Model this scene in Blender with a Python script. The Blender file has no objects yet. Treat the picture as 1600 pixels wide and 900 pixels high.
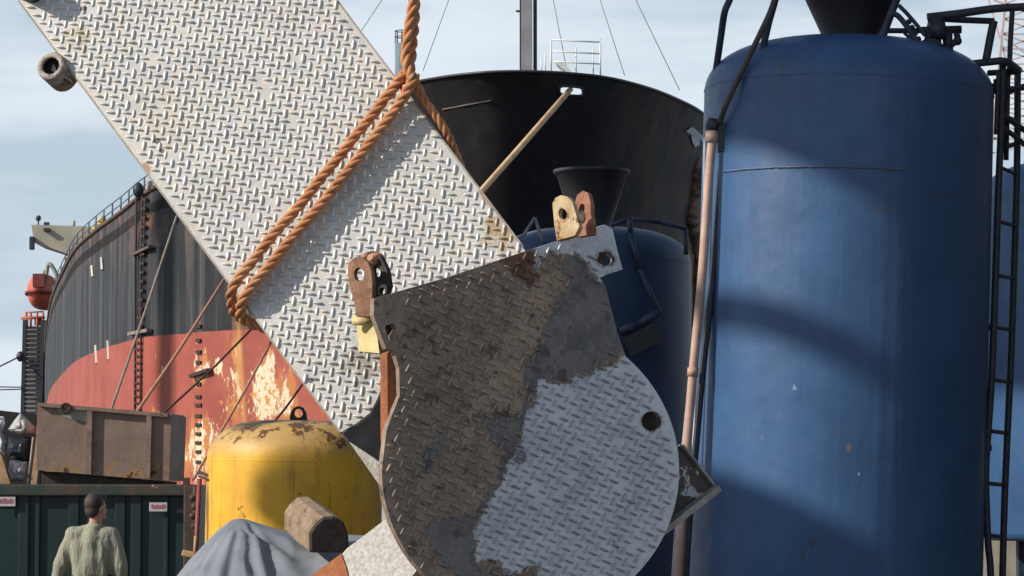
import bpy, bmesh, math, random
import numpy as np
from mathutils import Vector, Matrix, noise as mnoise
from mathutils.geometry import delaunay_2d_cdt, tessellate_polygon
random.seed(7)
rad = math.radians
scene = bpy.context.scene
col = scene.collection

# ------------------------------------------------------------------ camera
FPX, HZ, CAMZ = 4500.0, 772.0, 1.75
PITCH = math.atan((HZ - 450) / FPX)
cam_d = bpy.data.cameras.new('camera')
cam = bpy.data.objects.new('camera', cam_d)
col.objects.link(cam)
cam.location = (0, 0, CAMZ)
cam.rotation_euler = (math.pi / 2 + PITCH, 0, 0)
cam_d.sensor_width = 36
cam_d.lens = 36 * FPX / 1600
cam_d.clip_start = 0.1
cam_d.clip_end = 6000
scene.camera = cam
C0 = Vector((0, 0, CAMZ))
CU = Vector((0, -math.sin(PITCH), math.cos(PITCH)))
CF = Vector((0, math.cos(PITCH), math.sin(PITCH)))


def ray(px, py):
    return Vector(((px - 800) / FPX, 0, 0)) + CU * ((450 - py) / FPX) + CF


def P(px, py, D):
    r = ray(px, py)
    return C0 + r * (D / r.y)


def toplane(px, py, o, n):
    r = ray(px, py)
    return C0 + r * ((o - C0).dot(n) / r.dot(n))


def topix(v):
    d = v - C0
    w = d.dot(CF)
    return 800 + FPX * d.x / w, 450 - FPX * d.dot(CU) / w


# ------------------------------------------------------------------ materials
class NT:
    def __init__(s, name):
        s.m = bpy.data.materials.new(name)
        s.m.use_nodes = True
        s.t = s.m.node_tree
        s.t.nodes.clear()
        s.out = s.t.nodes.new('ShaderNodeOutputMaterial')
        s.b = s.t.nodes.new('ShaderNodeBsdfPrincipled')
        s.t.links.new(s.b.outputs[0], s.out.inputs[0])
        s.tc = s.t.nodes.new('ShaderNodeTexCoord')

    def put(s, sock, v):
        if isinstance(v, bpy.types.NodeSocket):
            s.t.links.new(v, sock)
        elif v is not None:
            if isinstance(v, (tuple, list)) and len(v) == 3 and sock.type == 'RGBA':
                v = (*v, 1)
            sock.default_value = v

    def coord(s, scale=(1, 1, 1)):
        mp = s.t.nodes.new('ShaderNodeMapping')
        s.t.links.new(s.tc.outputs['Object'], mp.inputs[0])
        mp.inputs['Scale'].default_value = scale
        return mp.outputs[0]

    def noise(s, scale=5, detail=6, rough=.6, stretch=(1, 1, 1), dist=0.0, color=False):
        n = s.t.nodes.new('ShaderNodeTexNoise')
        s.put(n.inputs['Vector'], s.coord(stretch))
        n.inputs['Scale'].default_value = scale
        n.inputs['Detail'].default_value = detail
        n.inputs['Roughness'].default_value = rough
        n.inputs['Distortion'].default_value = dist
        return n.outputs['Color' if color else 'Fac']

    def ramp(s, f, a, b, va=0.0, vb=1.0, smooth=True):
        n = s.t.nodes.new('ShaderNodeMapRange')
        n.interpolation_type = 'SMOOTHSTEP' if smooth else 'LINEAR'
        s.put(n.inputs[0], f)
        n.inputs[1].default_value = a
        n.inputs[2].default_value = b
        n.inputs[3].default_value = va
        n.inputs[4].default_value = vb
        return n.outputs[0]

    def math(s, op, a, b=None, c=None):
        n = s.t.nodes.new('ShaderNodeMath')
        n.operation = op
        for i, v in enumerate((a, b, c)):
            if v is not None:
                s.put(n.inputs[i], v)
        return n.outputs[0]

    def mix(s, f, a, b):
        n = s.t.nodes.new('ShaderNodeMix')
        n.data_type = 'RGBA'
        s.put(n.inputs[0], f)
        s.put(n.inputs[6], a)
        s.put(n.inputs[7], b)
        return n.outputs[2]

    def xyz(s):
        n = s.t.nodes.new('ShaderNodeSeparateXYZ')
        s.t.links.new(s.tc.outputs['Object'], n.inputs[0])
        return n.outputs

    def attr(s, name):
        n = s.t.nodes.new('ShaderNodeAttribute')
        n.attribute_name = name
        return n

    def bump(s, h, strength=.3, dist=.01):
        n = s.t.nodes.new('ShaderNodeBump')
        s.put(n.inputs['Height'], h)
        n.inputs['Strength'].default_value = strength
        n.inputs['Distance'].default_value = dist
        s.t.links.new(n.outputs[0], s.b.inputs['Normal'])

    def fin(s, color=None, rough=None, metal=None, spec=None):
        s.put(s.b.inputs['Base Color'], color)
        s.put(s.b.inputs['Roughness'], rough)
        s.put(s.b.inputs['Metallic'], metal)
        s.put(s.b.inputs['Specular IOR Level'], spec)
        return s.m


def mk(name, c1, c2=None, scale=6, rough=.6, metal=0.0, bump=.15, bscale=40, bdist=.005,
       rust=0.0, rscale=8, rcol=(.16, .06, .025), streak=0.0, scol=(.12, .06, .03), sscale=5, spec=.4,
       chips=0.0, chipcol=(.6, .55, .45), chipscale=20):
    n = NT(name)
    c2 = c2 or tuple(v * .7 for v in c1)
    c = n.mix(n.ramp(n.noise(scale, 5), .3, .7), c1, c2)
    r = rough
    if streak:
        f = n.ramp(n.noise(sscale, 4, .6, (1, 1, .06)), .62 - .2 * streak, .75, 0, .8 * min(1, streak + .3))
        c = n.mix(f, c, scol)
    if rust:
        rn = n.noise(rscale, 8, .7)
        f = n.ramp(rn, .70 - .3 * rust, .76 - .3 * rust)
        rc = n.mix(n.ramp(n.noise(rscale * 4, 4), .3, .7), rcol, tuple(v * .45 for v in rcol))
        c = n.mix(f, c, rc)
        r = n.ramp(f, 0, 1, rough, .9, False)
    if chips:
        f = n.ramp(n.noise(chipscale, 4, .7), .74 - .2 * chips, .77 - .2 * chips)
        c = n.mix(f, c, chipcol)
    if bump:
        n.bump(n.noise(bscale, 5, .65), bump, bdist)
    return n.fin(c, r, metal, spec)


# ------------------------------------------------------------------ mesh helpers
class MB:
    def __init__(s):
        s.v, s.f, s.sm = [], [], []

    def add(s, vs, fs, smooth=False):
        k = len(s.v)
        s.v += [Vector(v) for v in vs]
        s.f += [tuple(i + k for i in f) for f in fs]
        s.sm += [smooth] * len(fs)
        return s

    def box(s, c, sz, R=None, bev=0.0):
        hx, hy, hz = (v / 2 for v in sz)
        R = R or Matrix.Identity(3)
        c = Vector(c)
        if bev <= 0:
            vs = [c + R @ Vector((x, y, z)) for x in (-hx, hx) for y in (-hy, hy) for z in (-hz, hz)]
            return s.add(vs, [(0, 1, 3, 2), (4, 6, 7, 5), (0, 4, 5, 1), (2, 3, 7, 6), (0, 2, 6, 4), (1, 5, 7, 3)])
        bm = bmesh.new()
        bmesh.ops.create_cube(bm, size=1)
        for v in bm.verts:
            v.co = Vector((v.co.x * sz[0], v.co.y * sz[1], v.co.z * sz[2]))
        bmesh.ops.bevel(bm, geom=bm.edges[:], offset=bev, segments=2, affect='EDGES', profile=.5)
        bm.verts.index_update()
        s.add([c + R @ v.co for v in bm.verts], [[v.index for v in f.verts] for f in bm.faces])
        bm.free()
        return s

    def beam(s, a, b, w, h, up=(0, 0, 1)):
        a, b = Vector(a), Vector(b)
        d = (b - a).normalized()
        x = d.cross(Vector(up))
        x = x.normalized() if x.length > 1e-4 else Vector((1, 0, 0))
        z = x.cross(d)
        R = Matrix((x, d, z)).transposed()
        return s.box((a + b) / 2, (w, (b - a).length, h), R)

    def tube(s, pts, r, n=10, cap=True, smooth=True):
        pts = [Vector(p) for p in pts]
        rs = r if isinstance(r, (list, tuple)) else [r] * len(pts)
        vs, fs = [], []
        t0 = (pts[1] - pts[0]).normalized()
        a = t0.orthogonal().normalized()
        for i, p in enumerate(pts):
            t = (pts[min(i + 1, len(pts) - 1)] - pts[max(i - 1, 0)]).normalized()
            a = (a - t * a.dot(t)).normalized()
            b = t.cross(a)
            for k in range(n):
                th = 2 * math.pi * k / n
                vs.append(p + (a * math.cos(th) + b * math.sin(th)) * rs[i])
        for i in range(len(pts) - 1):
            for k in range(n):
                k2 = (k + 1) % n
                fs.append((i * n + k, i * n + k2, (i + 1) * n + k2, (i + 1) * n + k))
        s.add(vs, fs, smooth)
        if cap:
            s.add(vs[:n], [tuple(range(n))[::-1]])
            s.add(vs[-n:], [tuple(range(n))])
        return s

    def lathe(s, prof, c=(0, 0, 0), n=64, R=None, smooth=True, closed=False):
        c = Vector(c)
        R = R or Matrix.Identity(3)
        vs, fs = [], []
        for r, z in prof:
            for k in range(n):
                th = 2 * math.pi * k / n
                vs.append(c + R @ Vector((r * math.cos(th), r * math.sin(th), z)))
        m = len(prof)
        for i in range(m if closed else m - 1):
            j = (i + 1) % m
            for k in range(n):
                k2 = (k + 1) % n
                fs.append((i * n + k, i * n + k2, j * n + k2, j * n + k))
        return s.add(vs, fs, smooth)

    def ball(s, c, r, n=16, m=10, R=None, smooth=True):
        rx, ry, rz = (r, r, r) if not isinstance(r, (tuple, list)) else r
        c = Vector(c)
        R = R or Matrix.Identity(3)
        vs, fs = [], []
        for i in range(m + 1):
            ph = math.pi * i / m - math.pi / 2
            for k in range(n):
                th = 2 * math.pi * k / n
                vs.append(c + R @ Vector((rx * math.cos(ph) * math.cos(th), ry * math.cos(ph) * math.sin(th), rz * math.sin(ph))))
        for i in range(m):
            for k in range(n):
                k2 = (k + 1) % n
                fs.append((i * n + k, i * n + k2, (i + 1) * n + k2, (i + 1) * n + k))
        return s.add(vs, fs, smooth)

    def prism(s, front, off, holes=()):
        """front: world points of a flat outline, off: vector to the back face"""
        off = Vector(off)
        loops = [[Vector(p) for p in front]] + [[Vector(p) for p in h] for h in holes]
        tris = tessellate_polygon(loops)
        allv = [p for l in loops for p in l]
        n = len(allv)
        s.add(allv + [p + off for p in allv], [t for t in tris] + [tuple(i + n for i in t[::-1]) for t in tris])
        k = 0
        for l in loops:
            m = len(l)
            vs = l + [p + off for p in l]
            s.add(vs, [(i, (i + 1) % m, (i + 1) % m + m, i + m) for i in range(m)])
        return s


W = {}


def link(o, parent=None):
    col.objects.link(o)
    if parent is not None:
        o.parent = parent


def setp(o, label=None, cat=None, group=None, kind=None):
    if label: o['label'] = label
    if cat: o['category'] = cat
    if group: o['group'] = group
    if kind: o['kind'] = kind
    return o


def thing(name, label, cat, loc, rot=None, group=None):
    o = bpy.data.objects.new(name, None)
    o.empty_display_size = .2
    M = Matrix.Translation(Vector(loc)) @ (rot.to_4x4() if rot else Matrix.Identity(4))
    o.matrix_world = M
    W[o.name] = M
    link(o)
    return setp(o, label, cat, group)


def build(name, mb, mat, parent=None, local=False, auto=True):
    me = bpy.data.meshes.new(name)
    o = bpy.data.objects.new(name, me)
    if parent is not None:
        M = W[parent.name]
        vs = mb.v if local else [M.inverted() @ v for v in mb.v]
        W[o.name] = M
    else:
        lo = Vector([min(v[i] for v in mb.v) for i in range(3)])
        hi = Vector([max(v[i] for v in mb.v) for i in range(3)])
        c = Vector(((lo.x + hi.x) / 2, (lo.y + hi.y) / 2, lo.z))
        o.location = c
        vs = [v - c for v in mb.v]
        W[o.name] = Matrix.Translation(c)
    me.from_pydata([tuple(v) for v in vs], [], mb.f)
    me.polygons.foreach_set('use_smooth', mb.sm)
    mat = getattr(mat, 'm', mat)
    if isinstance(mat, (list, tuple)):
        for m in mat: me.materials.append(m)
    else:
        me.materials.append(mat)
    bm = bmesh.new()
    bm.from_mesh(me)
    bmesh.ops.remove_doubles(bm, verts=bm.verts, dist=1e-6)
    bmesh.ops.recalc_face_normals(bm, faces=bm.faces)
    bm.to_mesh(me)
    bm.free()
    me.update()
    link(o, parent)
    return o


def tagged(name, mb, mat, label, cat, group=None, kind=None):
    return setp(build(name, mb, mat), label, cat, group, kind)


def structure(name, mb, mat):
    return setp(build(name, mb, mat), kind='structure')


def curve(pts, n=8):
    """Catmull-Rom through points"""
    pts = [Vector(p) for p in pts]
    out = []
    for i in range(len(pts) - 1):
        p0, p1, p2, p3 = pts[max(i - 1, 0)], pts[i], pts[i + 1], pts[min(i + 2, len(pts) - 1)]
        for k in range(n):
            t = k / n
            out.append(.5 * ((2 * p1) + (p2 - p0) * t + (2 * p0 - 5 * p1 + 4 * p2 - p3) * t * t + (3 * p1 - p0 - 3 * p2 + p3) * t ** 3))
    out.append(pts[-1])
    return out


# ------------------------------------------------------------------ sun and sky
SUN_AZ, SUN_EL = 70.0, 32.0      # degrees to the left of "behind the camera", height
SL = Vector((-math.sin(rad(SUN_AZ)) * math.cos(rad(SUN_EL)), -math.cos(rad(SUN_AZ)) * math.cos(rad(SUN_EL)), math.sin(rad(SUN_EL))))
sd = bpy.data.lights.new('sun', 'SUN')
sd.energy = 4.9
sd.angle = rad(.55)
sd.color = (1, .93, .82)
so = bpy.data.objects.new('sun', sd)
so.rotation_euler = SL.to_track_quat('Z', 'Y').to_euler()
so.location = (-30, -10, 40)
link(so)

world = bpy.data.worlds.new('World')
scene.world = world
world.use_nodes = True
wt = world.node_tree
wt.nodes.clear()
wo = wt.nodes.new('ShaderNodeOutputWorld')
bg = wt.nodes.new('ShaderNodeBackground')
sky = wt.nodes.new('ShaderNodeTexSky')
sky.sky_type = 'NISHITA'
sky.sun_disc = False
sky.sun_elevation = rad(SUN_EL)
sky.sun_rotation = math.atan2(SL.x, SL.y)
sky.air_density = 1.0
sky.dust_density = .8
sky.ozone_density = 1.2
tcw = wt.nodes.new('ShaderNodeTexCoord')
mp = wt.nodes.new('ShaderNodeMapping')
mp.inputs['Scale'].default_value = (1, 1, 4.5)
mp.inputs['Rotation'].default_value = (0, rad(-4), 0)
wt.links.new(tcw.outputs['Generated'], mp.inputs[0])
nz = wt.nodes.new('ShaderNodeTexNoise')
nz.inputs['Scale'].default_value = 6.5
nz.inputs['Detail'].default_value = 7
nz.inputs['Roughness'].default_value = .52
nz.inputs['Distortion'].default_value = .25
wt.links.new(mp.outputs[0], nz.inputs['Vector'])
mr = wt.nodes.new('ShaderNodeMapRange')
mr.interpolation_type = 'SMOOTHSTEP'
mr.inputs[1].default_value = .38
mr.inputs[2].default_value = .66
mr.inputs[3].default_value = .30
mr.inputs[4].default_value = 1.0
wt.links.new(nz.outputs['Fac'], mr.inputs[0])
mx = wt.nodes.new('ShaderNodeMix')
mx.data_type = 'RGBA'
mx.inputs[7].default_value = (6.6, 7.3, 8.0, 1)
sxyz = wt.nodes.new('ShaderNodeSeparateXYZ')
wt.links.new(tcw.outputs['Generated'], sxyz.inputs[0])
me_ = wt.nodes.new('ShaderNodeMapRange')       # cloud thins out overhead
me_.interpolation_type = 'SMOOTHSTEP'
me_.inputs[1].default_value = .22
me_.inputs[2].default_value = .65
me_.inputs[3].default_value = 1.0
me_.inputs[4].default_value = .10
wt.links.new(sxyz.outputs[2], me_.inputs[0])
mm_ = wt.nodes.new('ShaderNodeMath')
mm_.operation = 'MULTIPLY'
wt.links.new(mr.outputs[0], mm_.inputs[0])
wt.links.new(me_.outputs[0], mm_.inputs[1])
wt.links.new(mm_.outputs[0], mx.inputs[0])
hz_ = wt.nodes.new('ShaderNodeMapRange')       # pale blue air low over the horizon
hz_.interpolation_type = 'SMOOTHSTEP'
hz_.inputs[1].default_value = .0
hz_.inputs[2].default_value = .40
hz_.inputs[3].default_value = .85
hz_.inputs[4].default_value = .0
wt.links.new(sxyz.outputs[2], hz_.inputs[0])
mh = wt.nodes.new('ShaderNodeMix')
mh.data_type = 'RGBA'
mh.inputs[7].default_value = (3.55, 4.75, 5.9, 1)
wt.links.new(hz_.outputs[0], mh.inputs[0])
wt.links.new(sky.outputs[0], mh.inputs[6])
wt.links.new(mh.outputs[2], mx.inputs[6])
wt.links.new(mx.outputs[2], bg.inputs[0])
bg.inputs[1].default_value = .105
wt.links.new(bg.outputs[0], wo.inputs[0])

vs_ = scene.view_settings
vs_.view_transform = 'Standard'
vs_.look = 'None'
vs_.gamma = 1
vs_.exposure = 0.12

# ------------------------------------------------------------------ ground and water
g = MB()
g.box((0, -10, -1.5), (240, 104, 3))
structure('quay_ground', g, mk('quay_concrete', (.13, .115, .10), (.07, .062, .055), scale=1.2, rough=.9, bump=.4, bscale=12, bdist=.02, rust=.25, rscale=1.5, rcol=(.15, .11, .08)))
g = MB()
g.add([(-3000, 42.1, -1.6), (3000, 42.1, -1.6), (3000, 5000, -1.6), (-3000, 5000, -1.6)], [(0, 1, 2, 3)])
nw = NT('harbour_water')
nw.bump(nw.noise(1.2, 6, .6), .5, .1)
structure('water', g, nw.fin((.03, .06, .07), .12))

# ------------------------------------------------------------------ tread plate lugs
SEG = 8


def lug(mb, c, d, w, n, L, Wd, H, tl=.78, tw=.55):
    """one raised lens-shaped lug: centre c, axis d, side w, normal n"""
    base, mid = [], []
    for k in range(SEG):
        th = 2 * math.pi * k / SEG
        x, y = math.cos(th), math.sin(th)
        x = math.copysign(abs(x) ** .8, x)
        base.append(c + d * (x * L / 2) + w * (y * Wd / 2) - n * .0008)
        mid.append(c + d * (x * L / 2 * tl) + w * (y * Wd / 2 * tw) + n * H)
    fs = [(k, (k + 1) % SEG, SEG + (k + 1) % SEG, SEG + k) for k in range(SEG)]
    fs.append(tuple(range(SEG, 2 * SEG)))
    mb.add(base + mid, fs, True)


def inside(p, poly):
    x, y = p
    r = False
    j = len(poly) - 1
    for i in range(len(poly)):
        xi, yi = poly[i]
        xj, yj = poly[j]
        if (yi > y) != (yj > y) and x < (xj - xi) * (y - yi) / (yj - yi) + xi:
            r = not r
        j = i
    return r


def sdist(pts, poly):
    """signed distance (positive inside) of pts (N,2) to a polygon, numpy"""
    pts = np.asarray(pts, float)
    d = np.full(len(pts), 1e9)
    ins = np.zeros(len(pts), bool)
    n = len(poly)
    for i in range(n):
        a, b = np.array(poly[i], float), np.array(poly[(i + 1) % n], float)
        ab = b - a
        t = np.clip(((pts - a) @ ab) / (ab @ ab + 1e-12), 0, 1)
        q = a + t[:, None] * ab
        d = np.minimum(d, np.hypot(*(pts - q).T))
        c = ((a[1] > pts[:, 1]) != (b[1] > pts[:, 1]))
        with np.errstate(divide='ignore', invalid='ignore'):
            xx = (b[0] - a[0]) * (pts[:, 1] - a[1]) / (b[1] - a[1]) + a[0]
        ins ^= c & (pts[:, 0] < xx)
    return np.where(ins, d, -d)


# ------------------------------------------------------------------ hanging tread plate
galv = NT('worn_tread_steel')
_c = galv.mix(galv.ramp(galv.noise(9, 6), .3, .7), (.53, .525, .51), (.43, .425, .41))
_c = galv.mix(galv.ramp(galv.noise(3.2, 5, .6), .45, .7, 0, .5), _c, (.50, .455, .37))
_c = galv.mix(galv.ramp(galv.noise(55, 3, .6), .4, .75), _c, (.60, .52, .44))
_c = galv.mix(galv.ramp(galv.noise(33, 3, .6), .55, .8), _c, (.42, .46, .34))
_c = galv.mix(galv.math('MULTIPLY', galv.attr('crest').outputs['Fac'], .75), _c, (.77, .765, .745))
_c = galv.mix(galv.ramp(galv.noise(22, 6, .72), .675, .70), _c, (.14, .125, .10))
_c = galv.mix(galv.ramp(galv.noise(11, 7, .75, (1, 1, .5)), .665, .72, 0, .6), _c, (.34, .22, .13))


def near_(px, py, r):
    q = W_PLATE.inverted() @ toplane(px, py, PO, PN)
    n = galv.t.nodes.new('ShaderNodeVectorMath')
    n.operation = 'DISTANCE'
    galv.t.links.new(galv.tc.outputs['Object'], n.inputs[0])
    n.inputs[1].default_value = q
    return galv.ramp(n.outputs['Value'], r, 0, 0, 1)


D1 = 5.0
PN = Vector((-.13, -.95, .27)).normalized()          # faces the sun side, leaning back
PO = P(430, 340, D1)
W_PLATE = Matrix.Translation(PO + Vector((0, .02, -.5)))
for px_, py_, r_, c_, a_ in ((795, 352, .085, (.36, .24, .12), .30), (768, 312, .04, (.34, .22, .11), .30), (225, 268, .035, (.34, .20, .11), .28), (250, 180, .09, (.48, .44, .37), .14), (560, 560, .09, (.30, .26, .22), .22), (330, 300, .08, (.42, .39, .34), .14),
                             (246, 220, .011, (.05, .05, .045), .9), (253, 236, .008, (.06, .055, .05), .9), (130, 14, .010, (.06, .055, .05), .9), (486, 594, .010, (.08, .07, .06), .9), (120, 60, .06, (.40, .34, .25), .24)):
    f_ = near_(px_, py_, r_)
    if a_ < .5:
        f_ = galv.math('MULTIPLY', galv.ramp(galv.math('ADD', galv.noise(45, 6, .7), galv.math('MULTIPLY', f_, a_)), .60, .72), galv.ramp(f_, 0, .2))
    else:
        f_ = galv.ramp(f_, .35, .5)
    _c = galv.mix(galv.math('MULTIPLY', f_, .85), _c, c_)
scr = galv.ramp(galv.noise(60, 3, .6, (1, 1, .12), .3), .66, .70, 0, .35)
_c = galv.mix(scr, _c, (.30, .29, .27))
galv.bump(galv.noise(260, 4, .6), .25, .002)
galv.fin(_c, galv.ramp(galv.noise(40, 4), .3, .7, .42, .62), .25, .5)

rust_edge = mk('worn_edge', (.40, .37, .32), (.30, .25, .19), scale=30, rough=.8, bump=.4, bscale=120, rust=.22, rscale=18)

plate = thing('tread_plate', 'long bright steel tread plate slung diagonally in an orange rope', 'steel plate', PO + Vector((0, .02, -.5)))
p_out = [(-95, -165), (30, 0), (533, 675), (556, 662), (578, 645), (590, 622), (600, 596), (700, 560), (866, 452), (525, 0), (401, -165)]
PW = [toplane(x, y, PO, PN) for x, y in p_out]
m = MB()
m.prism(PW, -PN * .012)
crest1 = [0.0] * len(m.v)
# lug lattice, laid out in the plate's own plane
o0 = toplane(430, 340, PO, PN)
eb = toplane(430 + 10.4, 340 + 13.4, PO, PN) - o0
ea = toplane(430 + 14.8, 340 - 12.0, PO, PN) - o0
vd = (toplane(430 + 3, 340 - 20, PO, PN) - o0).normalized()
hd = (toplane(430 + 20, 340 + 2, PO, PN) - o0).normalized()
mpx = 1 / (FPX / D1)
inner = p_out
rl = random.Random(3)
for i in range(-48, 38):
    for j in range(-26, 27):
        for kind in (0, 1):
            c = o0 + eb * (i + .5 * kind) + ea * (j + .5 * kind)
            px, py = topix(c)
            if px < -60 or py < -120 or px > 905 or py > 690: continue
            s = sdist([(px, py)], inner)[0]
            if s < 4: continue
            c = c + Vector((rl.uniform(-1, 1), rl.uniform(-1, 1), rl.uniform(-1, 1))) * .0006
            d = vd if kind == 0 else hd
            if rl.random() < .025: continue
            k = rl.uniform(.85, 1.1)
            lug(m, c, d, d.cross(PN), PN, (17.5 if kind == 0 else 15.5) * mpx * k * 1.05, (6.6 if kind == 0 else 5.0) * mpx * k, (.0023 if kind == 0 else .0034) * k, .82, .6)
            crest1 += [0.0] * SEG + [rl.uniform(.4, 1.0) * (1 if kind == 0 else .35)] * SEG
ts = bpy.data.meshes.new('tread_sheet')
ts.from_pydata([tuple(W[plate.name].inverted() @ v) for v in m.v], [], m.f)
ts.polygons.foreach_set('use_smooth', m.sm)
ts.materials.append(galv.m)
a_ = ts.attributes.new('crest', 'FLOAT', 'POINT')
a_.data.foreach_set('value', np.asarray(crest1, np.float32))
ts_o = bpy.data.objects.new('tread_sheet', ts)
W[ts_o.name] = W[plate.name]
link(ts_o, plate)
# rusty ground-off edge strips
m = MB()
for a, b in (((30, 0), (533, 675)), ((525, 0), (815, 385))):
    A = toplane(*a, PO, PN) - PN * .006
    B = toplane(*b, PO, PN) - PN * .006
    sgn = -1 if a[0] < 100 else 1
    m.beam(A + Vector((sgn * .0015, 0, 0)), B + Vector((sgn * .0015, 0, 0)), .004, .010, PN)
build('ground_edge', m, rust_edge, plate)
# folded end below the sheet: turned away from the sun, shade also put into its colour
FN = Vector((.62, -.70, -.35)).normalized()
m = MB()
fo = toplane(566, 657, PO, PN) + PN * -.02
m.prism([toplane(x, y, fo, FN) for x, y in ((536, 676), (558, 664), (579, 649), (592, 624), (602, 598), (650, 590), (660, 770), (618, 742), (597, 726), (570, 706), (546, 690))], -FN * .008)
build('folded_end', m, mk('shaded_steel', (.20, .19, .19), (.10, .09, .09), scale=14, rough=.7, bump=.4, bscale=60), plate)
m = MB()
so_ = toplane(580, 730, PO, PN) - PN * .05
m.prism([toplane(x, y, so_, PN) for x, y in ((544, 688), (571, 706), (600, 727), (640, 760), (640, 800), (600, 768))], -PN * .012)
build('edge_flange', m, mk('speckled_steel', (.5, .48, .44), (.3, .28, .24), scale=120, rough=.6, bump=.5, bscale=150, rust=.15, rscale=40), plate)
# tubular hinge eye on the left edge
hx = Vector((-.24, -.94, .22)).normalized()
RH = hx.to_track_quat('Z', 'Y').to_matrix()
ec = toplane(83, 106, PO, PN) + hx * .0
m = MB()
m.lathe([(.001, -.045), (.0160, -.045), (.0160, -.002), (.0175, 0), (.0245, 0), (.0272, -.004), (.0272, -.062), (.001, -.062)], ec + hx * .012, 28, RH)
m.prism([toplane(x, y, PO - PN * .004, PN) for x, y in ((88, 78), (120, 120), (112, 128), (80, 110))], -PN * .014)
white_rust = mk('chipped_white_steel', (.44, .40, .35), (.24, .18, .14), scale=40, rough=.75, bump=.6, bscale=90, rust=.55, rscale=36, rcol=(.20,.10,.055))
eye_ = build('hinge_eye', m, white_rust, plate)
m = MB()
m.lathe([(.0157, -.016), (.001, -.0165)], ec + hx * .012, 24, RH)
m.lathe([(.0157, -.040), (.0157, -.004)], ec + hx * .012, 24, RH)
build('bore_shade', m, mk('bore_shade_black', (.012, .011, .010), (.02, .015, .012), rough=.9), eye_)  # black disc and lining stand for the shade inside the eye
m = MB()
ec2 = toplane(52, -12, PO, PN)
m.lathe([(.010, 0), (.022, 0), (.022, -.05), (.010, -.05)], ec2 + PN * .05, 20, PN.to_track_quat('Z', 'Y').to_matrix(), closed=True)
build('lug_tube', m, mk('black_iron', (.05, .05, .06), rough=.6), plate)

# ------------------------------------------------------------------ rope sling
rope_m = NT('orange_rope_fibre')
_c = rope_m.mix(rope_m.ramp(rope_m.noise(60, 5), .3, .7), (.56, .25, .115), (.36, .145, .065))
_c = rope_m.mix(rope_m.ramp(rope_m.noise(14, 4), .5, .8), _c, (.52, .33, .18))
_c = rope_m.mix(rope_m.ramp(rope_m.noise(9, 6, .7), .52, .70, 0, .7), _c, (.24, .115, .06))
_c = rope_m.mix(rope_m.ramp(rope_m.noise(300, 3, .6, (1, 1, .5)), .55, .75, 0, .5), _c, (.68, .45, .28))
rope_m.bump(rope_m.noise(500, 4, .7, (1, 1, .4)), .5, .0015)
rope_m.fin(_c, .85, 0, .2)


def rope(mb, pts, R, pitch, strands=3, n=8):
    pts = curve(pts, 60)
    L = 0
    t0 = (pts[1] - pts[0]).normalized()
    a = t0.orthogonal().normalized()
    path = [[] for _ in range(strands)]
    step = pitch / 14
    acc = 0
    last = None
    for i, p in enumerate(pts):
        if i: L += (p - pts[i - 1]).length
        if last is not None and L - last < step and i < len(pts) - 1: continue
        last = L
        t = (pts[min(i + 1, len(pts) - 1)] - pts[max(i - 1, 0)]).normalized()
        a = (a - t * a.dot(t)).normalized()
        b = t.cross(a)
        for s in range(strands):
            th = 2 * math.pi * (L / pitch + s / strands)
            path[s].append(p + (a * math.cos(th) + b * math.sin(th)) * R * (.56 + .05 * mnoise.noise(Vector((L * 40, s * 3.0, R * 900)))) + a * (mnoise.noise(Vector((L * 14, 5, R * 900))) * R * .22) + b * (mnoise.noise(Vector((L * 14, 9, R * 900))) * R * .22))
    for s in range(strands):
        mb.tube(path[s], R * .51, n)


sling = thing('rope_sling', 'orange twisted rope hoisting the bright tread plate', 'rope', toplane(640, 135, PO, PN))


def onp(x, y, off):
    return toplane(x, y, PO, PN) + PN * off


m = MB()
rope(m, [onp(656, -420, .03), onp(653, -120, .03), onp(652, 0, .03), onp(650, 60, .03), onp(645, 108, .03), onp(640, 138, .03)], .0105, .075)
rope(m, [onp(659, -420, .05), onp(657, -120, .05), onp(655, 0, .05), onp(646, 60, .05), onp(641, 108, .045), onp(649, 140, .045)], .0095, .07)
build('hoist_line', m, rope_m, sling)
m = MB()
rope(m, [onp(660, 150, .0), onp(646, 128, .030), onp(634, 134, .040), onp(610, 160, .027), onp(500, 295, .026), onp(410, 403, .025), onp(372, 452, .024), onp(362, 472, .004), onp(368, 486, -.03), onp(420, 500, -.05)], .0092, .058)
build('sling_leg', m, rope_m, sling)
m = MB()
rope(m, [onp(628, 128, .0), onp(640, 150, .032), onp(655, 136, .050), onp(648, 150, .044), onp(620, 186, .030), onp(516, 315, .026), onp(426, 423, .025), onp(390, 467, .024), onp(377, 484, .008), onp(380, 496, -.02), onp(430, 505, -.05)], .0092, .058)
build('sling_leg', m, rope_m, sling)
m = MB()
rope(m, [onp(640, 132, .02), onp(655, 148, .02), onp(668, 164, .014), onp(688, 192, .004), onp(703, 217, -.02), onp(720, 260, -.05)], .0075, .05)
build('sling_tail', m, rope_m, sling)

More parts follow.
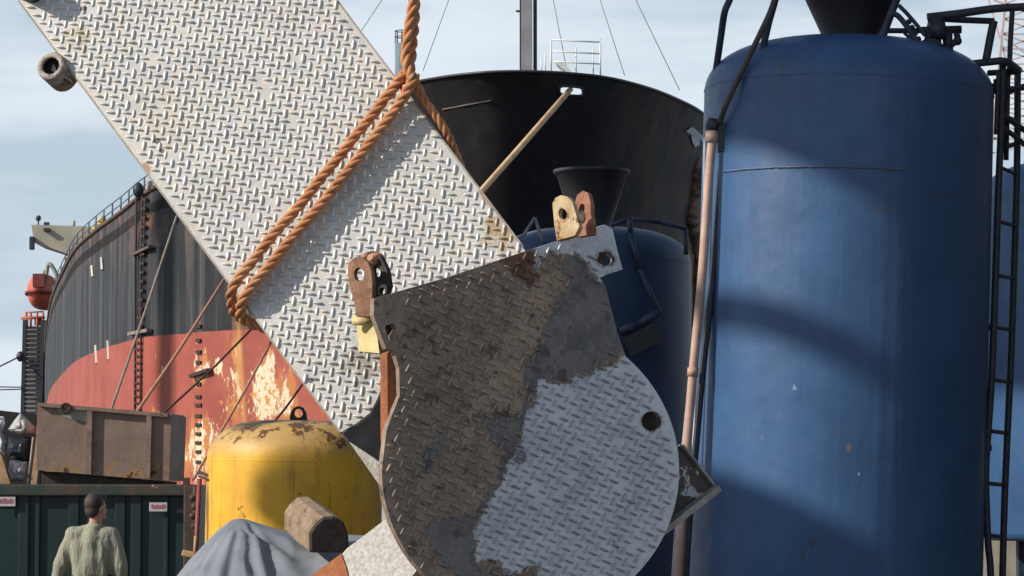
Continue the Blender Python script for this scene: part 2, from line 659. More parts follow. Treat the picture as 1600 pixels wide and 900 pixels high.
# ------------------------------------------------------------------ round cover plate
D2 = 4.62
CN = Vector((.50, -.86, .06)).normalized()
CO = P(829, 735, D2)
mp2 = 1 / (FPX / D2)
cover = thing('round_cover_plate', 'round ended rusty tread plate with two clevis lugs hanging in front', 'steel plate', CO + Vector((0, 0, -.25)))
cx, cy, cr = 829, 735, 232
arc = []
for k in range(0, 90):
    th = rad(-50 + k * 230 / 89)       # from upper right clockwise to the left
    arc.append((cx + cr * math.cos(th), cy + cr * math.sin(th)))
c_out = [(585, 466), (700, 433), (820, 393), (905, 366), (945, 351), (957, 358), (965, 392), (973, 421), (952, 428), (937, 434), (946, 446), (954, 478), (965, 520)] + arc + [(599, 715), (604, 672), (614, 645), (625, 618), (624, 575), (616, 548), (604, 545), (594, 520), (584, 492)]
rj = random.Random(5)
hole1 = [(1018 + 15.5 * math.cos(rad(a)), 658 + 15.5 * math.sin(rad(a))) for a in range(0, 360, 20)]
hole2 = [(946 + (14 + rj.uniform(-3, 3)) * math.cos(rad(a)), 403 + (12 + rj.uniform(-2.5, 2.5)) * math.sin(rad(a))) for a in range(0, 360, 24)]
hole3 = [(598, 516), (604, 508), (615, 505), (620, 513), (613, 524), (615, 532), (606, 531), (600, 525)]


def fillpoly(out, holes, grid):
    pts, edges = [], []
    for loop in [out] + list(holes):
        # densify
        dl = []
        for i in range(len(loop)):
            a, b = loop[i], loop[(i + 1) % len(loop)]
            n = max(1, int(math.hypot(b[0] - a[0], b[1] - a[1]) / grid))
            dl += [(a[0] + (b[0] - a[0]) * k / n, a[1] + (b[1] - a[1]) * k / n) for k in range(n)]
        k0 = len(pts)
        pts += dl
        edges += [(k0 + i, k0 + (i + 1) % len(dl)) for i in range(len(dl))]
    nb = len(pts)
    xs = np.arange(min(p[0] for p in out), max(p[0] for p in out), grid)
    ys = np.arange(min(p[1] for p in out), max(p[1] for p in out), grid)
    G = np.array([(x + (grid / 2 if j % 2 else 0), y) for j, y in enumerate(ys) for x in xs])
    s = sdist(G, out)
    for h in holes: s = np.minimum(s, -sdist(G, h))
    G = G[s > grid * .5]
    pts += [tuple(p) for p in G]
    r = delaunay_2d_cdt([Vector(p) for p in pts], edges, [], 0, 1e-4)
    V, F = r[0], r[2]
    cen = np.array([np.mean([[V[i].x, V[i].y] for i in f], axis=0) for f in F])
    s = sdist(cen, out)
    for h in holes: s = np.minimum(s, -sdist(cen, h))
    return [(v.x, v.y) for v in V], [tuple(f) for f, q in zip(F, s) if q > 0]


blue_poly = [(1100, 480), (1000, 548), (985, 556), (972, 552), (958, 572), (946, 574), (930, 580), (918, 590), (900, 588), (884, 600), (866, 598), (843, 592), (836, 620), (821, 647), (815, 672), (813, 692), (800, 715), (791, 734), (776, 760), (762, 783), (752, 806), (740, 828), (743, 855), (743, 881), (760, 874), (779, 878), (783, 893), (813, 898), (822, 885), (838, 886), (836, 905), (870, 960), (900, 1000), (1120, 1000)]
grey_poly = [(836, 384), (860, 378), (884, 370), (910, 362), (950, 345), (985, 360), (985, 425), (950, 430), (937, 442), (924, 428), (918, 412), (906, 398), (898, 384), (894, 400), (880, 402), (862, 394), (846, 408), (838, 424), (828, 414)]
dark_poly = [(905, 392), (896, 384), (884, 404), (876, 408), (870, 420), (893, 432), (884, 446), (868, 470), (856, 500), (850, 520), (842, 545), (824, 560), (818, 590), (824, 612), (816, 645), (800, 652), (788, 640), (782, 655), (772, 662), (784, 672), (792, 700), (782, 722), (776, 750), (757, 762), (752, 790), (742, 802), (700, 810), (676, 812), (662, 830), (668, 850), (690, 880), (740, 930), (860, 1000), (900, 980), (836, 905), (740, 880), (740, 828), (762, 783), (791, 734), (813, 692), (821, 647), (843, 592), (884, 598), (930, 578), (972, 550), (1000, 548), (1000, 480), (937, 434), (922, 430)]
dark2 = [(660, 712), (670, 700), (692, 668), (704, 660), (700, 684), (686, 712), (672, 738), (662, 744)]
dark3 = [(738, 646), (752, 641), (770, 646), (784, 660), (794, 700), (782, 702), (768, 684), (758, 668)]
rust_poly = [(770, 400), (830, 385), (840, 398), (834, 420), (842, 440), (826, 452), (800, 424)]
tanz = [(835, 405), (893, 432), (868, 470), (850, 520), (822, 560), (816, 590), (822, 640), (800, 655), (770, 640), (735, 650), (735, 600), (770, 560), (800, 500), (810, 450)]


def fields(px):
    px = np.asarray(px, float)
    blue = np.maximum(sdist(px, blue_poly), sdist(px, grey_poly))
    dark = np.maximum(np.maximum(sdist(px, dark_poly), sdist(px, dark2)), sdist(px, dark3))
    tan = np.maximum(sdist(px, tanz), -sdist(px, [(1, 1), (2, 1), (2, 2)]) * 0 - 40)
    hr = np.full(len(px), -60.0)
    for h in (hole1, hole2): hr = np.maximum(hr, sdist(px, h))
    rust = np.maximum(sdist(px, rust_poly), hr)
    return np.clip(np.stack([blue, dark, tan, rust], 1) / 60 + .5, 0, 1)


cm = NT('peeling_tread_plate')
at = cm.attr('zones')
sep = cm.t.nodes.new('ShaderNodeSeparateColor')
cm.t.links.new(at.outputs['Color'], sep.inputs[0])
wob = cm.math('SUBTRACT', cm.noise(45, 5, .7), .5)
wob2 = cm.math('SUBTRACT', cm.noise(150, 4, .7), .5)
wob = cm.math('ADD', cm.math('MULTIPLY', wob, .50), cm.math('MULTIPLY', wob2, .24))
fb = cm.ramp(cm.math('ADD', sep.outputs[0], wob), .49, .51)
fd = cm.ramp(cm.math('ADD', sep.outputs[1], wob), .48, .53)
ft = cm.ramp(cm.math('ADD', sep.outputs[2], cm.math('MULTIPLY', wob, 1.6)), .3, .75)
fr = cm.ramp(cm.math('ADD', at.outputs['Alpha'], cm.math('MULTIPLY', wob, 1.2)), .42, .56)
brown = cm.mix(cm.ramp(cm.noise(40, 7, .7), .35, .65), (.29, .215, .16), (.18, .135, .10))
brown = cm.mix(cm.ramp(cm.noise(18, 5, .6), .5, .72), brown, (.34, .26, .19))
brown = cm.mix(cm.ramp(cm.noise(90, 6, .7), .60, .66), brown, (.085, .06, .045))
tan = cm.mix(cm.ramp(cm.noise(70, 6, .7), .35, .68), (.42, .315, .225), (.25, .185, .135))
tan = cm.mix(cm.ramp(cm.noise(40, 6, .75), .60, .63), tan, (.07, .035, .025))
base = cm.mix(cm.math('MULTIPLY', ft, .8), brown, tan)
dk = cm.mix(cm.ramp(cm.noise(22, 7, .65), .35, .7), (.175, .155, .145), (.10, .094, .096))
dk = cm.mix(cm.ramp(cm.noise(60, 6, .7), .62, .70), dk, (.15, .09, .055))
dk = cm.mix(cm.ramp(cm.noise(130, 5, .75), .52, .70), dk, (.25, .225, .205))
base = cm.mix(fd, base, dk)
bl = cm.mix(cm.ramp(cm.noise(12, 6, .6), .35, .7), (.52, .54, .565), (.40, .415, .44))
bl = cm.mix(cm.ramp(cm.noise(26, 6, .7), .62, .72), bl, (.17, .14, .11))
bl = cm.mix(cm.ramp(cm.noise(90, 4, .7), .5, .8), bl, (.66, .68, .70))
rim_ = cm.math('MULTIPLY', cm.ramp(cm.math('ADD', sep.outputs[0], wob), .60, .50), cm.ramp(cm.noise(60, 6, .7), .40, .60))
bl = cm.mix(cm.math('MULTIPLY', rim_, .75), bl, (.20, .145, .10))
base = cm.mix(fb, base, bl)
cr_ = cm.attr('crest').outputs['Fac']
base = cm.mix(cm.math('MULTIPLY', cm.math('MAXIMUM', cr_, 0.0), .46), base, (.46, .36, .27))
base = cm.mix(cm.math('MULTIPLY', cm.math('MAXIMUM', cm.math('MULTIPLY', cr_, -1.0), 0.0), .70), base, (.19, .21, .245))  # shaded look of the blue-zone lugs is put into their colour
flk = cm.ramp(cm.noise(34, 8, .78, (1, 1, 1), .6), .565, .58)
flk = cm.math('MULTIPLY', flk, cm.ramp(fb, 1, 0, 0, 1, False))
base = cm.mix(cm.math('MULTIPLY', flk, .7), base, (.06, .042, .035))
rr = cm.mix(cm.ramp(cm.noise(80, 5), .3, .7), (.16, .07, .035), (.07, .03, .02))
base = cm.mix(cm.math('MULTIPLY', fr, .85), base, rr)
hgt = cm.math('ADD', cm.math('MULTIPLY', cm.noise(120, 6, .7), .5), cm.math('MULTIPLY', fb, -.7))
hgt = cm.math('ADD', hgt, cm.math('MULTIPLY', fd, -.3))
cm.bump(hgt, .8, .003)
cm.fin(base, cm.ramp(fb, 0, 1, .72, .42, False), cm.ramp(fb, 0, 1, 0.0, .3, False), .45)


def build_zoned(name, mb, px, mat, parent, crest):
    me = bpy.data.meshes.new(name)
    o = bpy.data.objects.new(name, me)
    M = W[parent.name].inverted()
    me.from_pydata([tuple(M @ v) for v in mb.v], [], mb.f)
    me.polygons.foreach_set('use_smooth', mb.sm)
    me.materials.append(getattr(mat, 'm', mat))
    a = me.color_attributes.new('zones', 'FLOAT_COLOR', 'POINT')
    a.data.foreach_set('color', fields(px).astype(np.float32).ravel())
    a = me.attributes.new('crest', 'FLOAT', 'POINT')
    a.data.foreach_set('value', np.asarray(crest, np.float32))
    W[o.name] = W[parent.name]
    me.update()
    link(o, parent)
    return o


V2, F2 = fillpoly(c_out, [hole1, hole2, hole3], 4.0)
m = MB()
pxs = []
front = []
for x, y in V2:
    p = toplane(x, y, CO, CN)
    w_ = mnoise.noise(p * 9) * .0015
    front.append(p + CN * w_)
n2 = len(front)
# orient front faces to the viewer
f0 = F2[0]
nn = (front[f0[1]] - front[f0[0]]).cross(front[f0[2]] - front[f0[0]])
if nn.dot(CN) < 0: F2 = [f[::-1] for f in F2]
TH = .013
m.add(front, F2, True)
pxs += V2
m.add([p - CN * TH for p in front], [f[::-1] for f in F2], False)
pxs += V2
# rim walls
from collections import Counter
ec_ = Counter()
for f in F2:
    for i in range(3):
        ec_[tuple(sorted((f[i], f[(i + 1) % 3])))] += 1
wall_v, wall_f, wpx = [], [], []
for f in F2:
    for i in range(3):
        a, b = f[i], f[(i + 1) % 3]
        if ec_[tuple(sorted((a, b)))] == 1:
            k = len(wall_v)
            wall_v += [front[a], front[b], front[b] - CN * TH, front[a] - CN * TH]
            wpx += [V2[a], V2[b], V2[b], V2[a]]
            wall_f.append((k, k + 3, k + 2, k + 1))
m.add(wall_v, wall_f)
pxs += wpx
crest = [0.0] * len(pxs)
# lugs, square lattice parallel to the straight top edge
o2 = toplane(900, 650, CO, CN)
e1 = toplane(900 + 18, 650 - 5.6, CO, CN) - o2
e2 = toplane(900 + 4, 650 + 19, CO, CN) - o2
d1 = (toplane(900 + 17, 650 + 8.2, CO, CN) - o2).normalized()
d2 = (toplane(900 + 8, 650 - 17, CO, CN) - o2).normalized()
cand = []
for i in range(-26, 26):
    for j in range(-26, 26):
        for kind in (0, 1):
            c = o2 + e1 * (i + .5 * kind) + e2 * (j + .5 * kind)
            px, py = topix(c)
            if 560 < px < 1080 and 330 < py < 985: cand.append((c, kind, px, py))
cp = np.array([(c[2], c[3]) for c in cand])
so2 = sdist(cp, c_out)
for h in (hole1, hole2, hole3): so2 = np.minimum(so2, -sdist(cp, h))
fz = fields(cp)
for q, (c, kind, px, py) in enumerate(cand):
    if so2[q] < 7: continue
    if fz[q, 1] > .62 and fz[q, 0] < .5: continue
    if px < 628 and py < 520: continue
    if px > 880 and py < 400: continue
    k = rl.uniform(.85, 1.1)
    hh = .0044 if fz[q, 0] > .48 else .0040
    if rl.random() < .03: continue
    d = d1 if kind == 0 else d2
    c = c + CN * (mnoise.noise(c * 9) * .0015)
    n0 = len(m.v)
    lug(m, c, d, d.cross(CN), CN, (17.0 if kind == 0 else 15.5) * mp2 * k, 4.3 * mp2 * k, hh * k, .86, .68)
    pxs += [(px, py)] * (len(m.v) - n0)
    cv = rl.uniform(.3, 1.0)
    if fz[q, 0] > .5: cv = -cv * (1.0 if kind == 0 else .6)  # negative crest darkens blue-zone lugs like shaded relief
    crest += [0.0 if cv > 0 else cv * .8] * SEG + [cv] * SEG
build_zoned('tread_disc', m, pxs, cm, cover, crest)
# slotted screw
m = MB()
sc = toplane(812, 713, CO, CN)
Rc = CN.to_track_quat('Z', 'Y').to_matrix()
m.lathe([(.0065, .001), (.0065, .004), (.0, .0045)], sc, 20, Rc)
m.lathe([(.0085, .001), (.0085, .0035), (.0115, .0035), (.0115, .001)], sc, 24, Rc)
m.box(sc + CN * .005, (.010, .0016, .002), Rc @ Matrix.Rotation(rad(35), 3, 'Z'))
build('screw_boss', m, mk('grey_screw', (.33, .34, .35), (.2, .2, .2), scale=60, rough=.5, metal=.4), cover)
# rust orange side flange on the straight left part of the rim
m = MB()
m.prism([toplane(x, y, CO - CN * .014, CN) for x, y in ((605, 552), (609, 549), (616, 550), (624, 576), (625, 618), (614, 645), (608, 668), (606, 688))], -CN * .024)
rustor = mk('orange_rust', (.36, .12, .04), (.20, .07, .03), scale=25, rough=.85, bump=.5, bscale=90, rust=.35, rscale=22, rcol=(.45, .28, .12), chips=.3, chipcol=(.45, .33, .18), chipscale=26)
build('side_flange', m, rustor, cover)
# added dark backing that keeps the torn hole black
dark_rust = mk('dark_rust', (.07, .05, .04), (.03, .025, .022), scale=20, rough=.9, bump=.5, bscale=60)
m = MB()
m.prism([toplane(x, y, CO - CN * .03, CN) for x, y in ((592, 478), (700, 446), (900, 380), (955, 370), (940, 432), (950, 560), (1020, 640), (1040, 690), (1000, 700), (900, 700), (640, 700), (630, 560), (604, 520))], -CN * .03)
build('dark_backing', m, dark_rust, cover)


def clevis(name, outl, holes, depthoff, thick, axis, mat, parent, n):
    m = MB()
    o = P(outl[0][0], outl[0][1], D2 + depthoff)
    m.prism([toplane(x, y, o, n) for x, y in outl], axis * thick, [[toplane(x, y, o, n) for x, y in h] for h in holes])
    return build(name, m, mat, parent)


def ell(cx, cy, rx, ry, rot=0, n=18):
    c, s = math.cos(rad(rot)), math.sin(rad(rot))
    return [(cx + rx * math.cos(t) * c - ry * math.sin(t) * s, cy + rx * math.cos(t) * s + ry * math.sin(t) * c) for t in [2 * math.pi * k / n for k in range(n)]]


LN = Vector((-.62, -.77, .12)).normalized()      # the lug cheeks face the sun side
rust_brown = mk('brown_rust', (.29, .15, .09), (.15, .075, .045), scale=40, rough=.9, bump=.8, bscale=110, rust=.42, rscale=34, rcol=(.40, .30, .17))
lug_cream = mk('cream_rusty_lug', (.50, .40, .24), (.34, .22, .11), scale=30, rough=.8, bump=.45, bscale=90, rust=.50, rscale=38, rcol=(.30, .13, .05))
left_front = [(543, 420), (546, 409), (555, 402), (566, 402), (575, 410), (580, 424), (582, 445), (581, 470), (580, 494), (556, 494), (553, 470), (546, 448)]
clevis('clevis_cheek', left_front, [ell(561, 429, 8, 11, -8)], -.005, .008, -LN, rust_brown, cover, LN)
left_back = [(566, 404), (573, 394), (583, 392), (594, 400), (604, 420), (608, 446), (604, 458), (590, 464), (580, 470), (572, 440)]
o_ = clevis('clevis_cheek', left_back, [ell(588, 424, 6, 10, -10), ell(597, 455, 5, 6)], .03, .010, -LN, dark_rust, cover, LN)
m = MB()
m.ball(P(588, 400, D2 + .02), (.012, .012, .006), 10, 6)
m.ball(P(571, 401, D2 + .01), (.008, .008, .006), 10, 6)
m.tube([P(578, 402, D2 + .0), P(600, 420, D2 + .035)], .006)
build('weld_bead', m, mk('copper_weld', (.5, .25, .15), (.3, .14, .08), scale=60, rough=.7), cover)
brass = mk('dull_yellow_paint', (.60, .50, .24), (.46, .36, .15), scale=22, rough=.6, bump=.3, bscale=80, rust=.12, rscale=30)
m = MB()
so3 = P(570, 520, D2 + .002)
m.prism([toplane(x, y, so3, LN) for x, y in ((556, 488), (581, 488), (583, 500), (590, 530), (593, 552), (562, 549), (557, 515))], -LN * .02)
build('lug_shank', m, brass, cover)
m = MB()
m.tube([P(550, 502, D2 - .004), P(584, 504, D2 - .004)], .0062, 12)
m.tube([P(551, 496, D2 - .002), P(583, 497, D2 - .002)], .004, 12)
build('lug_collar', m, brass, cover)
r_front = [(863, 318), (868, 309), (876, 305), (886, 307), (894, 315), (900, 335), (905, 354), (898, 368), (870, 376), (866, 350)]
clevis('clevis_cheek', r_front, [ell(879, 334, 6.5, 9, -15)], .0, .010, -LN, lug_cream, cover, LN)
r_back = [(898, 318), (902, 304), (911, 298), (919, 302), (923, 318), (923, 334), (926, 350), (926, 366), (902, 370), (900, 345)]
rust_pink = mk('pink_rust', (.36, .17, .11), (.22, .09, .05), scale=40, rough=.9, bump=.8, bscale=110, rust=.4, rscale=34, rcol=(.42, .28, .16))
clevis('clevis_cheek', r_back, [ell(909, 327, 4.5, 9, 6)], .045, .010, -LN, rust_pink, cover, LN)
m = MB()
m.tube([P(906, 340, D2 + .035), P(922, 346, D2 + .05)], .012, 12)
build('lug_pin', m, dark_rust, cover)
# stiffener arms showing past the disc at lower left and at right
light_arm = mk('speckled_grey_arm', (.5, .48, .45), (.30, .28, .26), scale=150, rough=.65, bump=.5, bscale=160, rust=.2, rscale=24, rcol=(.34, .24, .14))
AN = Vector((-.45, -.80, .40)).normalized()
ao = P(580, 860, D2 + .16)
m = MB()
m.prism([toplane(x, y, ao, AN) for x, y in ((534, 866), (542, 857), (599, 814), (640, 780), (700, 830), (640, 905), (560, 960), (548, 920))], -AN * .05)
arm = build('stiffener_arm', m, light_arm, cover)
m = MB()
m.prism([toplane(x, y, ao + AN * .003, AN) for x, y in ((430, 945), (487, 899), (533, 865), (540, 885), (549, 922), (520, 960))], -AN * .05)
build('rusted_arm_end', m, rustor, cover)
ao = CO - CN * .05
AN2 = CN
m = MB()
m.prism([toplane(x, y, ao, AN2) for x, y in ((1054, 690), (1064, 702), (1112, 763), (1104, 770), (1040, 822), (960, 870), (900, 800), (960, 680))], -AN2 * .012)
arm2 = build('stiffener_arm', m, mk('flaking_brown_arm', (.10, .08, .07), (.055, .045, .04), scale=14, rough=.8, bump=.5, bscale=50, chips=.75, chipcol=(.42, .43, .44), chipscale=22), cover)
m = MB()
m.beam(toplane(1114, 764, ao, AN2), toplane(1010, 845, ao, AN2), .010, .045, AN2)
build('arm_lip', m, mk('scuffed_lip', (.36, .33, .30), (.22, .19, .16), scale=40, rough=.7, bump=.4, bscale=90, rust=.3, rscale=20), cover)
m = MB()
m.beam(toplane(1063, 696, ao, AN2), toplane(1113, 759, ao, AN2), .004, .018, AN2)
build('arm_edge', m, mk('scuffed_edge', (.32, .32, .32), (.18, .16, .15), scale=40, rough=.7, bump=.4, bscale=90), cover)

# ------------------------------------------------------------------ silo tanks
blue_m = NT('blue_tank_paint')
_c = blue_m.mix(blue_m.ramp(blue_m.noise(2.2, 5), .3, .7), (.036, .097, .215), (.028, .074, .168))
_c = blue_m.mix(blue_m.ramp(blue_m.noise(6, 5, .6, (1, 1, .08)), .5, .8, 0, .45), _c, (.048, .115, .24))
_c = blue_m.mix(blue_m.ramp(blue_m.noise(60, 4, .75), .685, .71), _c, (.20, .28, .38))
_c = blue_m.mix(blue_m.ramp(blue_m.noise(15, 6, .8), .70, .72), _c, (.17, .085, .05))
_c = blue_m.mix(blue_m.ramp(blue_m.noise(5, 7, .7, (1, 1, .10)), .60, .74, 0, .55), _c, (.075, .06, .055))
S4 = blue_m.xyz()


def smear(ox, oz, rx, rz, colr, thr):
    global _c
    dx = blue_m.math('MULTIPLY', blue_m.math('SUBTRACT', S4[0], ox), 1 / rx)
    dz = blue_m.math('MULTIPLY', blue_m.math('SUBTRACT', S4[2], oz), 1 / rz)
    d = blue_m.math('SUBTRACT', 1.0, blue_m.math('ADD', blue_m.math('MULTIPLY', dx, dx), blue_m.math('MULTIPLY', dz, dz)))
    d = blue_m.math('MULTIPLY', blue_m.math('MAXIMUM', d, 0.0), blue_m.math('LESS_THAN', S4[1], 0.0))
    f = blue_m.ramp(blue_m.math('ADD', blue_m.noise(22, 7, .75, (1, 1, .7)), blue_m.math('MULTIPLY', d, .22)), thr, thr + .09)
    f = blue_m.math('MULTIPLY', f, blue_m.ramp(d, 0, .25))
    _c = blue_m.mix(blue_m.math('MULTIPLY', f, .85), _c, colr)


for s_ in ((.12, 3.53, .15, .025, (.085, .055, .045), .64), (.12, 3.30, .12, .035, (.085, .06, .05), .68), (.42, 3.42, .08, .04, (.07, .05, .05), .68),
           (-.04, 2.0, .030, .035, (.22, .10, .05), .66), (-.50, 2.05, .025, .03, (.20, .11, .07), .66), (.02, 1.86, .022, .026, (.38, .42, .48), .66),
           (-.34, 2.32, .022, .03, (.24, .30, .40), .68), (-.25, 1.45, .16, .14, (.045, .045, .055), .70)):
    smear(*s_)
blue_m.bump(blue_m.math('ADD', blue_m.noise(3.0, 4, .5), blue_m.math('MULTIPLY', blue_m.noise(7.0, 3, .5, (1, 1, .03)), .9)), .35, .02)
blue_m.fin(_c, blue_m.ramp(blue_m.noise(9, 5), .3, .7, .38, .52), 0, .45)
navy = mk('navy_steel', (.030, .045, .085), (.020, .028, .05), scale=10, rough=.55, bump=.2, bscale=50, rust=.1, rscale=16)
black_tube = mk('black_tube', (.036, .042, .055), (.022, .024, .030), scale=12, rough=.5, bump=.2)
hopper_m = mk('dark_hopper_steel', (.020, .021, .027), (.013, .013, .016), scale=5, rough=.55, bump=.2, bscale=30, rust=.12, rscale=9, streak=.3)

R_T = .83
faint_hopper = mk('worn_hopper_steel', (.040, .039, .043), (.026, .026, .03), scale=5, rough=.6, bump=.3, bscale=30, rust=.22, rscale=9, streak=.4)


shaded_blue = NT('shaded_blue_glare_paint')
_z = shaded_blue.xyz()[2]
_c = shaded_blue.mix(shaded_blue.ramp(shaded_blue.noise(3, 5), .3, .7), (.020, .048, .108), (.015, .036, .082))  # darker copy of the tank blue, its shade put into the colour
_c = shaded_blue.mix(shaded_blue.math('MULTIPLY', shaded_blue.ramp(_z, 3.84, 3.97), shaded_blue.ramp(shaded_blue.noise(5, 6, .7), .3, .7, 0, .8)), _c, (.30, .33, .37))  # pale dome top is sun glare put into the colour
_c = shaded_blue.mix(shaded_blue.ramp(shaded_blue.noise(20, 5, .75), .69, .72), _c, (.09, .05, .035))
shaded_blue.bump(shaded_blue.noise(3, 3, .5), .25, .02)
shaded_blue.fin(_c, .5, 0, .4)


def tank(name, label, D, cxp, R, zt, zb, lean, paint, hop=True, rim=.31):
    base = Vector(((cxp - 800) / FPX * D, D, 0))
    t = thing(name, label, 'tank', base, Matrix.Rotation(rad(lean), 3, 'Y'), 'blue storage tanks')
    m = MB()
    prof = [(R * .93, zb), (R * .985, zb + .02), (R, zb + .06), (R, zt)]
    k = 20
    for i in range(1, k + 1):
        u = i / k
        th = u * math.pi / 2
        r = R * math.cos(th) ** .62
        z = zt + .37 * R * math.sin(th) ** 1.0
        prof.append((max(r, .001), z))
    m.lathe([(0.001, zb + .02)] + prof, n=128)
    build('shell', m, paint, t, local=True)
    for zz in ((zt,) if zb == 0 else (zt, zb + (zt - zb) * .42)):
        m = MB()
        m.lathe([(R - .002, zz - .006), (R + .004, zz), (R - .002, zz + .006)], n=96)
        build('weld_seam', m, paint, t, local=True)
    if hop:
        zz = zt + .37 * R
        m = MB()
        m.lathe([(.165, zz - .05), (.165, zz + .04), (rim, zz + .46), (rim + .02, zz + .46), (rim + .02, zz + .49), (rim - .01, zz + .49), (.14, zz + .05), (.14, zz - .02)], n=48)
        build('hopper', m, hopper_m if zb == 0 else faint_hopper, t, local=True)
    return t, base


big, bb = tank('blue_tank', 'tall blue tank with a copper pipe, top hopper and side ladder', 16.5, 1291, R_T, 4.05, .0, 2.0, blue_m, True, .37)
sec, sb = tank('blue_tank', 'dark blue tank half hidden behind the round cover plate', 24.0, 925, R_T, 3.66, .5, 0, shaded_blue, True, .30)
thr, tb = tank('blue_tank', 'blue tank on legs behind the ladder of the tall blue tank', 22.0, 1704, R_T, 4.0, 1.40, 0, blue_m, False)
for a in (45, 135, 225, 315):
    x, y = .62 * math.cos(rad(a)), .62 * math.sin(rad(a))
    m = MB()
    m.box((x, y, .72), (.12, .12, 1.44))
    build('support_leg', m, navy, thr, local=True)
for a in (45, 135, 225, 315):
    x, y = .62 * math.cos(rad(a)), .62 * math.sin(rad(a))
    m = MB()
    m.box((x, y, .28), (.12, .12, .56))
    build('support_leg', m, navy, sec, local=True)
# raised weld bead part way round the big tank
m = MB()
pts = []
rw = random.Random(2)
for i in range(90):
    th = rad(-152 + i * 78 / 89)
    r_ = R_T + .002 + .003 * mnoise.noise(Vector((i * .5, 0, 0)))
    pts.append(W[big.name] @ Vector((r_ * math.cos(th), r_ * math.sin(th), 3.535 + .004 * mnoise.noise(Vector((i * .3, 5, 0))))))
m.tube(pts, [.006 + .003 * abs(mnoise.noise(Vector((i * .7, 9, 0)))) for i in range(90)], 6)
build('weld_bead', m, mk('weathered_blue_weld', (.06, .12, .23), (.10, .11, .15), scale=30, rough=.55, bump=.3), big)

copper = mk('copper_pipe', (.50, .34, .27), (.38, .23, .17), scale=8, rough=.5, bump=.3, bscale=40, rust=.24, rscale=12, rcol=(.20, .115, .08))
DP = 16.12
m = MB()
m.tube(curve([P(1113, 212, DP), P(1106, 300, DP), P(1097, 430, DP), P(1083, 580, DP), P(1074, 690, DP), P(1066, 790, DP), P(1056, 960, DP), P(1050, 1090, DP)], 6), .0255, 16)
m.tube([P(1112, 205, DP), P(1112, 222, DP)], .036, 16)
m.tube([P(1083, 575, DP), P(1082, 588, DP)], .031, 16)
build('copper_pipe', m, copper, big)
m = MB()
m.tube(curve([P(1131, 195, DP + .06), P(1124, 300, DP + .06), P(1114, 430, DP + .06), P(1098, 580, DP + .06), P(1088, 690, DP + .06), P(1078, 800, DP + .06), P(1066, 980, DP + .06)], 6), .020, 12)
m.box(P(1122, 200, DP + .03), (.10, .06, .05))
m.box(P(1128, 215, DP + .03), (.05, .08, .16))
m.tube([P(1116, 186, DP), P(1112, 206, DP)], .034, 12)
m.ball(P(1136, 226, DP + .03), .028, 10, 8)
m.ball(P(1110, 196, DP), .03, 10, 8)
build('standpipe', m, black_tube, big)
m = MB()
m.tube(curve([P(1102, 215, DP + .10), P(1098, 430, DP + .10), P(1080, 580, DP + .10), P(1062, 760, DP + .10), P(1048, 960, DP + .10)], 6), .011, 10)
build('conduit', m, mk('pale_conduit', (.30, .36, .46), (.22, .26, .34), rough=.5), big)
# hose from above
m = MB()
m.tube(curve([P(1222, -40, 15.9), P(1206, 12, 15.9), P(1190, 48, 15.9), P(1160, 110, 15.96), P(1136, 160, 16.02), P(1124, 192, 16.1)], 8), .0165, 12)
build('rubber_hose', m, mk('brown_rubber', (.085, .068, .055), (.05, .04, .035), rough=.6), big)


def dome_tube(pts, r, n=12):
    mm = MB()
    mm.tube(curve([P(*p) for p in pts], 5), r, n)
    return mm


m = MB()
for pts, r in (([(1150, -30, 16.2), (1140, 0, 16.2), (1132, 20, 16.2), (1126, 60, 16.3), (1117, 122, 16.4)], .020),
               ([(1225, -60, 16.1), (1211, 0, 16.1), (1201, 36, 16.1), (1188, 92, 16.0)], .021),
               ([(1150, -30, 16.2), (1190, -50, 16.15), (1225, -60, 16.1)], .018)):
    m.tube(curve([P(*p) for p in pts], 5), r, 12)
build('top_rail', m, navy, big)
m = MB()
for pts, r in (([(1405, -10, 16.1), (1393, 20, 16.1), (1374, 72, 16.1)], .022),
               ([(1392, 22, 16.0), (1402, 24, 16.0), (1416, 40, 16.0), (1430, 62, 16.0), (1440, 80, 16.0)], .016),
               ([(1404, 8, 16.05), (1416, 20, 16.05), (1430, 36, 16.05), (1446, 56, 16.05)], .012)):
    m.tube(curve([P(*p) for p in pts], 5), r, 12)
build('vent_pipe', m, navy, big)
m = MB()
m.tube([P(1384, 48, 16.2), P(1440, 48, 16.2)], .016)
m.tube([P(1440, 48, 16.2), P(1502, 46, 16.2)], .024)
m.ball(P(1454, 76, 16.1), (.075, .075, .06), 16, 10)
m.tube([P(1455, 76, 16.2), P(1464, 26, 16.2)], [.05, .045], 14)
m.tube([P(1452, 48, 16.15), P(1476, 48, 16.15)], .05, 14)
m.tube([P(1480, 50, 16.2), P(1482, 82, 16.2)], .03, 10)
m.tube(curve([P(1484, 72, 16.2), P(1496, 62, 16.2), P(1494, 52, 16.2)], 4), .018, 10)
m.ball(P(1496, 64, 16.2), .026, 10, 8)
m.tube([P(1474, 90, 16.2), P(1482, 76, 16.2)], .05, 12)
m.tube([P(1412, 50, 16.15), P(1440, 80, 16.1)], .010)
for k in range(5):
    m.ball(P(1420 + k * 5, 34 + k * 9, 16.05), .017, 8, 6)
build('valve', m, black_tube, big)
m = MB()
